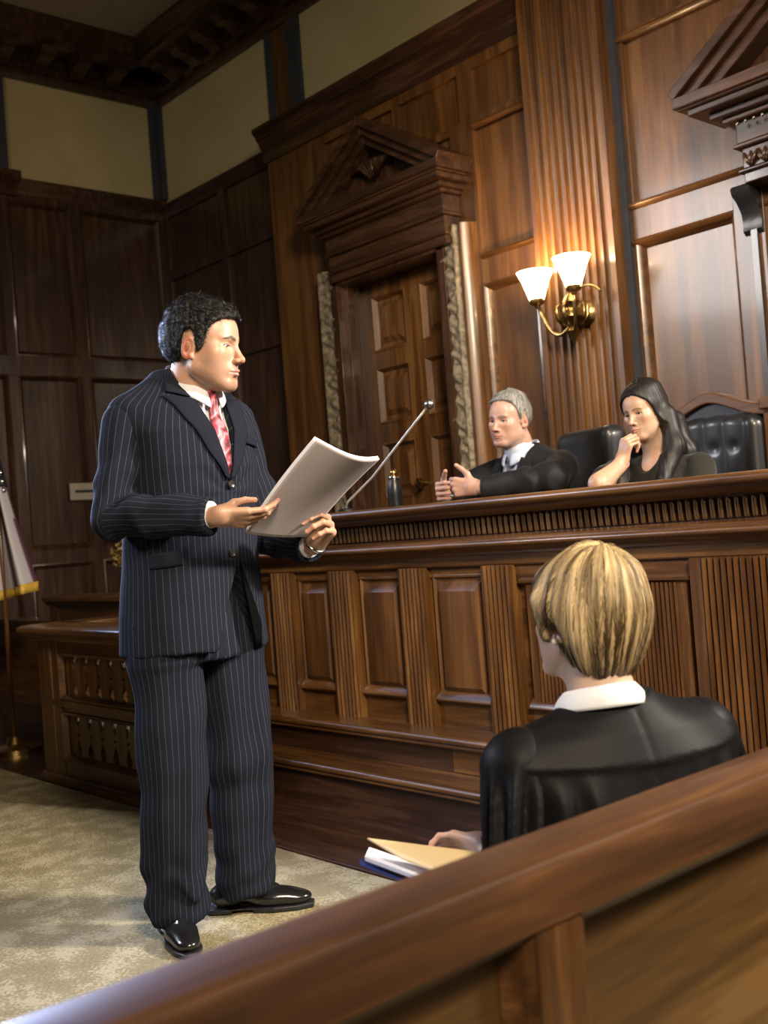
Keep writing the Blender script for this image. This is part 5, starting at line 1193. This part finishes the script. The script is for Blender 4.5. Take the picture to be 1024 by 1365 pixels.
sdf_obj('backrest',back1,(-.3,-.3,.4),(.3,.1,1.2),.009,'black_leather',ch1)
for sx in (1,-1): lkid(MB().tube([(sx*.20,-.1,.62),(sx*.23,.05,.66),(sx*.23,.20,.65),(sx*.22,.20,.48)],.020,10),'armrest','black_leather',ch1,smooth='all')
ch2=thing('office_chair','large tufted black leather chair with carved arched wooden frame','chair',(-2.33,3.62,.285),math.radians(-92-90))
office_base(ch2,.42)
sdf_obj('seat',lambda P: ell(P,(0,.06,.43),(.29,.28,.06)),(-.32,-.25,.35),(.32,.37,.52),.012,'black_leather',ch2)
def tuft(P):
    x,z=P[:,0],P[:,2]; g=.009*(1-np.abs(np.sin((x+.0)*PI/.085))**.35*1.0); b=sum(.008*np.exp(-((((x-u)/.022)**2)+((z-w_)/.022)**2)) for u,w_ in ((-.0425,1.03),(.0425,1.03),(.1275,1.03),(-.1275,1.03),(0,.90),(.085,.90),(-.085,.90)))
    top=1.165-.35*x*x; q=np.stack([np.maximum(np.abs(x)-.19,0),np.maximum(np.abs(P[:,1]+.13)-.010,0),np.maximum(np.maximum(z-(top-.05),.52-z),0)],1)
    return ln(q)-.045+(g+b)*(P[:,1]>-.13)
sdf_obj('backrest',tuft,(-.28,-.22,.42),(.28,-.02,1.24),.006,'black_leather',ch2,label='tufted black leather back')
fr2=MB()
def crest(u): return 1.185+.065*math.exp(-(u/.14)**2)-.012*(abs(u)/.26)
N_=36; us=[-.275+.55*i/N_ for i in range(N_+1)]
pts=[(u,crest(u)) for u in us]+[(u,crest(u)-.042) for u in us[::-1]]
fr2.add([(p[0],-.195,p[1]) for p in pts]+[(p[0],-.115,p[1]) for p in pts],[tuple(range(len(pts))),tuple(range(len(pts),2*len(pts)))[::-1]]+[(i,(i+1)%len(pts),len(pts)+(i+1)%len(pts),len(pts)+i) for i in range(len(pts))])
lkid(fr2,'crest_rail','mahoganyX',ch2,'arched dark wooden crest rail',bevel=.006)
fp_=[(u,crest(u)-.040) for u in us]+[(u,1.10) for u in us[::-1]]
fb=MB().add([(p[0],-.175,p[1]) for p in fp_]+[(p[0],-.135,p[1]) for p in fp_],[tuple(range(len(fp_))),tuple(range(len(fp_),2*len(fp_)))[::-1]]+[(i,(i+1)%len(fp_),len(fp_)+(i+1)%len(fp_),len(fp_)+i) for i in range(len(fp_))])
lkid(fb,'upholstered_panel','black_leather',ch2)
for sx in (1,-1):
    lkid(MB().box((sx*.235,-.195,.40),(sx*.285,-.115,1.19)),'back_post','mahoganyZ',ch2,bevel=.006)
    lkid(MB().box((sx*.225,-.205,1.155),(sx*.298,-.105,1.198)),'post_cap','mahoganyX',ch2,bevel=.006)
    lkid(MB().tube([(sx*.27,-.12,.66),(sx*.30,.05,.68),(sx*.29,.24,.66),(sx*.27,.24,.47)],.024,10),'armrest','mahoganyY',ch2,smooth='all')
lkid(MB().box((-.235,-.18,.40),(.235,-.13,.46)),'lower_back_rail','mahoganyX',ch2,bevel=.006)
# ------------------------------------------------------------------ blonde woman in a black robe, seen from behind
rw=thing('person','blonde short-haired woman in black robe seen from behind the rail','person',(-1.235,1.60,.016),math.radians(158-90))
qr=dict(skin=(.60,.38,.29),iris=(.08,.10,.12),w=.97,jaw=.9,tip=.0085,brow=.7,lip=1.1,browcol=(.18,.12,.06),
  haz=[0,25,45,60,75,86,97,110,130,155,180],hz=[.072,.060,.035,-.005,-.030,-.028,-.040,-.080,-.092,-.098,-.100],ht=[.014,.024,.030,.030],toph=.30,sa=.011,sf=6,sl=3.5,crown=(.01,-.045,.135),fade=.055)
hr=Head((-.024,.045,.886),math.radians(17),math.radians(2),math.radians(3),(.95,.96,.92),qr)
RARM=dict(R=[(.186,.02,.660),(.265,.14,.42),(.16,.34,.40)],L=[(-.200,.0,.650),(-.235,-.055,.44),(-.225,.105,.490)])
HRR=Hand((.16,.34,.40),(-.5,.85,0),(.1,0,1),True,.86,curl=[(20,30,15)]*4)
HRL=Hand((-.225,.105,.497),(-.35,.93,-.02),(.55,.30,.78),False,.86,curl=[(12,40,25),(14,42,25),(16,42,25),(18,42,25)],thumb=[(.6,.75,-.2),(.3,.9,-.3),(.1,.95,-.3)])
nr=neckfn(hr,(-.01,.01,.68),(-.022,.02,.80),.056,.048)
RT=[(.13,0,.0,.17,.15),(.25,0,.0,.165,.14),(.50,0,.0,.155,.11),(.62,0,.0,.15,.09),(.72,0,.0,.07,.055)]
person_body(rw,hr,qr,nr,RARM,HRR,HRL,RT,legs=False)
def blonde(P):
    X=hr.inv(P); s_=np.clip(strands(X,dict(qr,sf=11,sl=3))*2.0+.5,0,1); f_=vn(np.stack([np.arctan2(X[:,0]-.01,X[:,1]+.045)*60,X[:,2]*8,X[:,2]*0],1))
    s_=np.clip(s_*.75+f_*.35,0,1)[:,None]; return np.array([.085,.05,.02])*(1-s_)+np.array([.52,.38,.19])*s_
def blcol(r_,X):
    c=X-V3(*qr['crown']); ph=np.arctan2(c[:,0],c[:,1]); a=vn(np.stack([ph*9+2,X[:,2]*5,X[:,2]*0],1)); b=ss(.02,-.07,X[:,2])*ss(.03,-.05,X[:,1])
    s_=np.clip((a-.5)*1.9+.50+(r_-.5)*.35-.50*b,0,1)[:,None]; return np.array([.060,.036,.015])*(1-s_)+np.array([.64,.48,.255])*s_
def bobhair(P):
    d=hr.hair(P); X=hr.inv(P)
    e=smin(ell(X,(0,-.055,-.010),(.088,.072,.088)),ell(X,(.0,-.060,-.060),(.060,.045,.050)),.03)-strands(X,qr)*.009
    # side lock sweeping in front of the ear
    l=rc(np.stack([np.abs(X[:,0]),X[:,1],X[:,2]],1),(.078,.030,.05),(.080,.018,-.020),.022,.010)-strands(X,qr)*.006
    return smin(smin(d,e*hr.m,.02),l*hr.m,.012)
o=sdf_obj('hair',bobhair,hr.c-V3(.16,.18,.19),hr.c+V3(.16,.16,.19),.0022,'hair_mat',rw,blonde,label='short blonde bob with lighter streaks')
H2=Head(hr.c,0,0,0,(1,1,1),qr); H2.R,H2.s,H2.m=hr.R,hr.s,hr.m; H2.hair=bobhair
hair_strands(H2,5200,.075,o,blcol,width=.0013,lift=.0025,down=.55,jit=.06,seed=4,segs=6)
# robe
RTAB=[(.02,0,.06,.30,.34),(.16,0,.05,.29,.30),(.28,0,.01,.25,.21),(.45,0,-.01,.235,.150),(.58,0,-.012,.230,.130),(.66,0,-.010,.205,.112),(.705,0,-.004,.150,.092),(.735,0,.0,.090,.074),(.755,0,.004,.066,.062)]
def robe(P):
    d=loft(P,RTAB,2.2,.012)
    for sx,k in ((1,'R'),(-1,'L')): d=smin(d,rc(P,(sx*.05,.0,.695),RARM[k][0],.050,.062),.05)
    yoke=P[:,2]<.655+.05*np.abs(P[:,0]); 
    gath=ss(.66,.60,P[:,2]); g=np.sin(P[:,0]*105+vn(P*V3(10,10,5))*6)*np.exp(-((np.abs(P[:,0])-.15)/.07)**2)
    d=d-.006*g*gath-fold(P,7,7,3,.020,5)*gath-.004*ss(.648,.655,P[:,2]-.04*np.abs(P[:,0]))
    d=d+.003*np.exp(-((P[:,0]-.0)/.003)**2)*(P[:,1]<0)
    return d
rb_=sdf_obj('robe',robe,(-.36,-.36,.0),(.36,.46,.78),.006,'robe_black',rw,label='black judicial robe with gathered back')
def rsleeve(k):
    a,b,c=[np.array(x) for x in RARM[k]]; c2=b+(c-b)*.93; ax=(c2-b)/np.linalg.norm(c2-b); u1=(b-a)/np.linalg.norm(b-a); e1=np.cross(u1,[0,1,.2]); e1/=np.linalg.norm(e1); e2=np.cross(u1,e1)
    def f(P):
        rb=.088 if k=='R' else .066; d=smin(rc(P,a,b,.074,rb),rc(P,b,c2,rb,rb*.9),.03); d=smax(d,(P-c2.astype(f4))@ax.astype(f4),.01)
        r_=P-a.astype(f4); th=np.arctan2(r_@e1.astype(f4),r_@e2.astype(f4)); t_=r_@u1.astype(f4)
        d=d-.009*np.sin(th*11+vn(P*V3(7,7,4))*7)*ss(-.01,.07,t_)-fold(P,8,8,5,.026,6)
        return smax(d,-np.maximum(rc(P,b,c2+(c2-b)*.3,rb*.78,rb*.8),-((P-(c2-ax*.06).astype(f4))@ax.astype(f4))),.004)
    pts=np.array([a,b,c]); sdf_obj('sleeve',f,np.maximum(pts.min(0)-.16,[-9,-9,.01]),pts.max(0)+.16,.006,'robe_black',rb_)
for k in 'RL': rsleeve(k)
lkid(ring((-.020,.012),lambda a:.062,lambda a:.084,lambda a:.756+.030*bk(a),lambda a:.720+.030*bk(a),-165,165,bul=.004),'shirt_collar','shirt_white',rw,'white collar above the robe',smooth='all',solid=.004)
ep=hr.fwd(np.array([[-.081,-.004,-.030]]))[0]
er=lkid(MB().lathe([(.001,-.006),(.0045,-.0045),(.006,0),(.0045,.0045),(.001,.006)],tuple(float(x) for x in ep),12),'earring','pearl',rw,'small pearl earring',smooth='all')
stl=thing('low_stool','low wooden stool under the robed woman','stool',(-1.235,1.60,.016),math.radians(158-90))
lkid(MB().box((-.16,-.14,.095),(.16,.14,.125)),'seat','oakX',stl,bevel=.006)
for sx in (1,-1):
    for sy in (1,-1): lkid(MB().box((sx*.13-.015,sy*.11-.015,0),(sx*.13+.015,sy*.11+.015,.096)),'leg','oakZ',stl)
# papers beside her hand
def card(name,label,cat,pts,z,th,mat,part=None):
    mb=MB(); n=len(pts); mb.add([(p[0],p[1],z+(p[2] if len(p)>2 else 0)) for p in pts]+[(p[0],p[1],z+th+(p[2] if len(p)>2 else 0)) for p in pts],[tuple(range(n))[::-1],tuple(range(n,2*n))]+[(i,(i+1)%n,n+(i+1)%n,n+i) for i in range(n)])
    return tag(mb.build(name,mat,bevel=.0004),label,cat)
def rect(o,ang,w_,l,tx=0): 
    c,s_=math.cos(ang),math.sin(ang); return [(o[0]+c*a-s_*b,o[1]+s_*a+c*b,tx*a) for a,b in ((0,0),(w_,0),(w_,l),(0,l))]
vv_=(-.156,.124,-.048)
def sheetcard(name,label,cat,A,B,mat,v=vv_,th=.004):
    A=Vector(A);B=Vector(B);v=Vector(v); pts=[A,B,B+v,A+v]; up=Vector((0,0,th)); mb=MB()
    mb.add([tuple(p) for p in pts]+[tuple(p+up) for p in pts],[(0,3,2,1),(4,5,6,7)]+[(i,(i+1)%4,4+(i+1)%4,4+i) for i in range(4)])
    return tag(mb.build(name,mat),label,cat)
sheetcard('blue_folder','dark blue folder at the bottom of the papers by the robed woman','folder',(-1.578,1.262,.492),(-1.36,1.235,.492),'blue_card')
sheetcard('paper_sheaf','white sheaf of paper lying on the blue folder','paper',(-1.575,1.272,.499),(-1.35,1.245,.499),'white_paper',(-.150,.135,-.040),.007)
mf=MB(); P4=[(-1.618,1.317,.520),(-1.38,1.372,.520),(-1.30,1.262,.512),(-1.49,1.288,.512)]
mf.add(P4+[(a,b,c+.003) for a,b,c in P4],[(0,3,2,1),(4,5,6,7)]+[(i,(i+1)%4,4+(i+1)%4,4+i) for i in range(4)])
tag(mf.build('manila_folder','manila'),'tan manila folder on top, beside the hand of the robed woman','folder')
